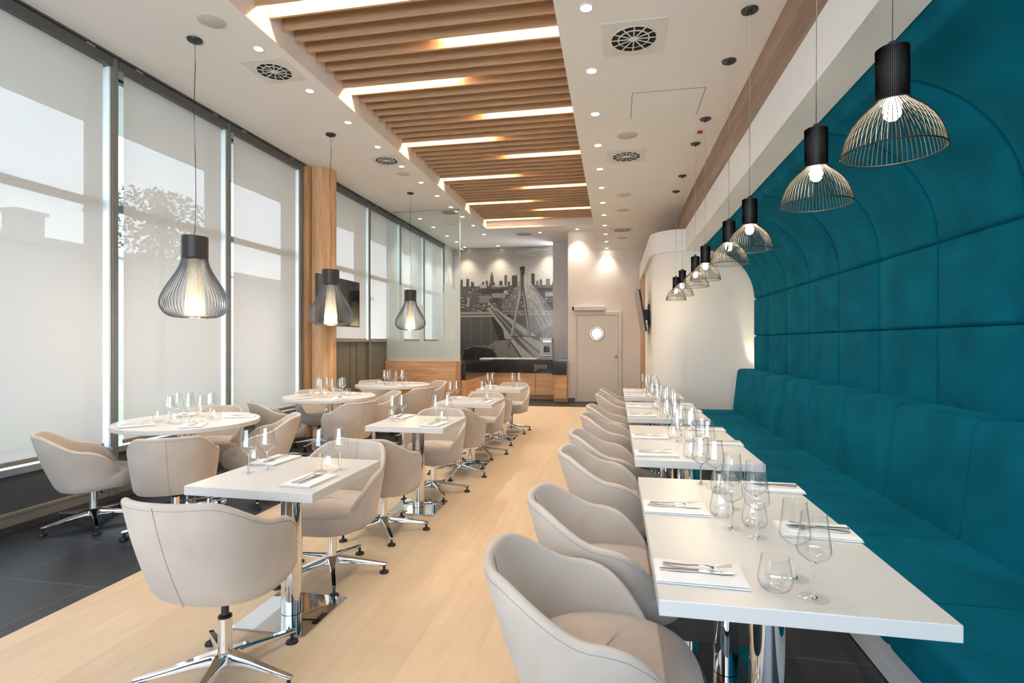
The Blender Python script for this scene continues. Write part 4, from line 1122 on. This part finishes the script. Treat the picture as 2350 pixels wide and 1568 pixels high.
rect(664, 1226, 722, 1234, .03); poly([(660, 1330), (700, 1330), (700, 1245), (676, 1240)], .12)
# pylon
rect(812, 390, 870, 440, .03); poly([(812, 700), (870, 700), (868, 430), (814, 430)], .10); rect(834, 385, 852, 395, .03)
for k in range(22): rect(814, 440 + 11 * k, 824, 445 + 11 * k, .35)
poly([(826, 460), (868, 520), (866, 470), (850, 430)], .03)
poly([(812, 600), (826, 690), (735, 1195), (695, 1195), (770, 860)][::-1], .20); poly([(812, 640), (818, 690), (712, 1190), (700, 1190)][::-1], .42)
poly([(838, 660), (862, 640), (945, 1200), (905, 1200)], .11); poly([(842, 680), (850, 670), (925, 1195), (915, 1195)], .38)
rect(700, 1188, 1010, 1196, .04)
for k in range(22):
    t = k / 21
    line(858 + 4 * t, 470 + 130 * t, 1250 - 330 * t + 30, 1010 + 190 * t, 3.0, .62)
for k in range(14):
    t = k / 13; line(866, 480 + 12 * k, 1235 - 10 * k, 1090 + 12 * k, 2.4, .5)
for k in range(20):
    t = k / 19; line(815, 560 + 10 * k, 585 + 9 * k, 870 + 5 * k, 2.3, .42)
for k in range(12): line(908 - 4 * k, 520 + 8 * k, 1190 - 24 * k, 960, 1.4, .40)
mp = mb.build('print', tone, mu)

# ------------------------------------------------------------------ door, door closer, tvs
dr = empty('door_1', (-.405, YD, 0)); struct(dr)
b = MB(); b.box(-.483, .483, -.03, -.001, .004, 2.08); o = b.build('door_leaf', 'doorpaint', dr, bevel=.003)
b = MB(); b.box(-.535, -.488, -.045, 0, 0, 2.17); b.box(.488, .568, -.045, 0, 0, 2.17); b.box(-.488, .488, -.045, 0, 2.085, 2.17); b.build('door_frame', 'doorpaint', dr, bevel=.004)
b = MB(); b.lathe([(.125, 0), (.175, .004), (.180, .014), (.165, .022), (.135, .018), (.125, .010)], 48)
o = b.build('porthole_rim', 'steel', dr, smooth='auto'); o.rotation_euler = (PI / 2, 0, 0); o.location = (-.02, -.03, 1.645)
b = MB(); b.lathe([(.001, .004), (.127, .004)], 40); o = b.build('porthole_glass', emis('lit_corridor_glass', (.78, .86, 1), .5), dr); o.rotation_euler = (PI / 2, 0, 0); o.location = (-.02, -.03, 1.645)
b = MB(); b.lathe([(.001, 0), (.028, .001), (.03, .01), (.012, .02), (.012, .05), (.03, .055), (.033, .07), (.02, .078), (.001, .08)], 24); o = b.build('door_knob', 'steel', dr, smooth='auto'); o.rotation_euler = (PI / 2, 0, 0); o.location = (.42, -.03, 1.10)
dc = empty('door_light_box', (-.60, YD - .05, 2.24)); tag(dc, 'slim grey box fitting fixed above the kitchen door', 'fitting')
b = MB(); b.box(-.36, .38, -.06, .05, -.05, .05); b.build('body', 'doorpaint', dc, bevel=.006)
b = MB(); b.box(-.405, -.36, -.055, .045, -.042, .042); b.build('end_cap', 'black', dc, bevel=.004)
tv = empty('wall_television', (-4.17, 7.67, 2.05)); tag(tv, 'black flat television on the wooden column behind the middle pendant', 'television')
b = MB(); b.box(-.02, .02, -.65, .65, -.37, .37); b.build('case', 'tvback', tv, bevel=.006)
b = MB(); b.box(.0195, .0225, -.635, .635, -.352, .358); b.build('screen', 'screen', tv)
b = MB(); b.box(-.15, -.02, -.12, .12, -.12, .12); b.build('bracket', 'black', tv, bevel=.004)
tv2 = empty('tilted_television', (.46, 10.2, 2.0)); tag(tv2, 'television seen edge on, tilted down from the white curved wall', 'television')
e = MB(); Mx = Matrix.Rotation(math.radians(-9), 4, 'Y')

e.box(-.028, .0, -.58, .58, -.40, .40, Mx); e.build('case', 'tvsil', tv2, bevel=.004)
e = MB(); e.box(.0, .035, -.54, .54, -.38, .36, Mx); e.build('back', 'black', tv2, bevel=.012)
e = MB(); e.box(.02, .14, -.12, .12, -.16, .03); e.build('bracket_arm', 'black', tv2, bevel=.004)
e = MB(); e.box(.14, .159, -.2, .2, -.25, .12); e.build('wall_bracket', 'black', tv2, bevel=.004)
cb = empty('corner_camera', (-4.30, 14.85, ZC)); tag(cb, 'small white camera box on the ceiling at the mural corner', 'camera')
b = MB(); b.box(-.05, .05, -.05, .05, -.07, -.001); b.build('housing', 'ventwhite', cb, bevel=.008)
b = MB(); b.lathe([(.001, -.10), (.03, -.09), (.036, -.07)], 20); b.build('dome', 'black', cb, smooth='auto')

# ------------------------------------------------------------------ outside
struct(box('trim_street', -60, -4.95, -30, 60, -.25, -.15, 'asphalt'))
gr = box('lawn_strip', -13, -8.5, -20, 50, -.15, -.11, 'grass'); tag(gr, 'strip of grass outside the windows', 'grass', kind='stuff')
b = MB(); b.box(-7.4, -4.94, -12, 30, 4.57, 4.95); struct(b.build('trim_canopy', 'concrete'))
hs = empty('neighbour_house', (-22, 28, 0)); tag(hs, 'grey house with a chimney seen dimly through the left blinds', 'house')
b = MB(); b.box(-5, 2, -13.5, 14, -.2, 4.9); b.build('wall', 'house', hs)
b = MB(); b.box(-5.2, 2.2, -13.7, 14.2, 4.9, 5.15); b.build('roof', 'houseroof', hs)
b = MB(); b.box(.9, 1.6, -12.75, -11.85, 5.1, 6.0); b.box(.82, 1.68, -12.85, -11.75, 6.0, 6.12); b.build('chimney', 'house', hs)
tr = empty('street_tree', (-14, 14.6, -.15)); tag(tr, 'dark leafy tree seen dimly through the second blind', 'tree')
b = MB(); b.tube([(0, 0, 0), (.05, 0, 2), (0, .1, 4.4)], [.16, .13, .07], 10); b.build('trunk', 'bark', tr, smooth=True)
b = MB()
rt = random.Random(5)
for k in range(2600):
    a, e_ = rt.random() * 2 * PI, rt.random() * PI; rr = 1.5 * rt.random() ** .5
    c_ = Vector((rr * math.cos(a) * math.sin(e_), 1.5 * rr * math.sin(a) * math.sin(e_), 5.2 + .75 * rr * math.cos(e_)))
    n1 = Vector((rt.uniform(-1, 1), rt.uniform(-1, 1), rt.uniform(-1, 1))).normalized() * .075
    n2 = n1.cross(Vector((rt.uniform(-1, 1), rt.uniform(-1, 1), 1))).normalized() * .05
    b.quad([c_ - n1, c_ - n2, c_ + n1, c_ + n2])
b.build('crown', 'foliage', tr)
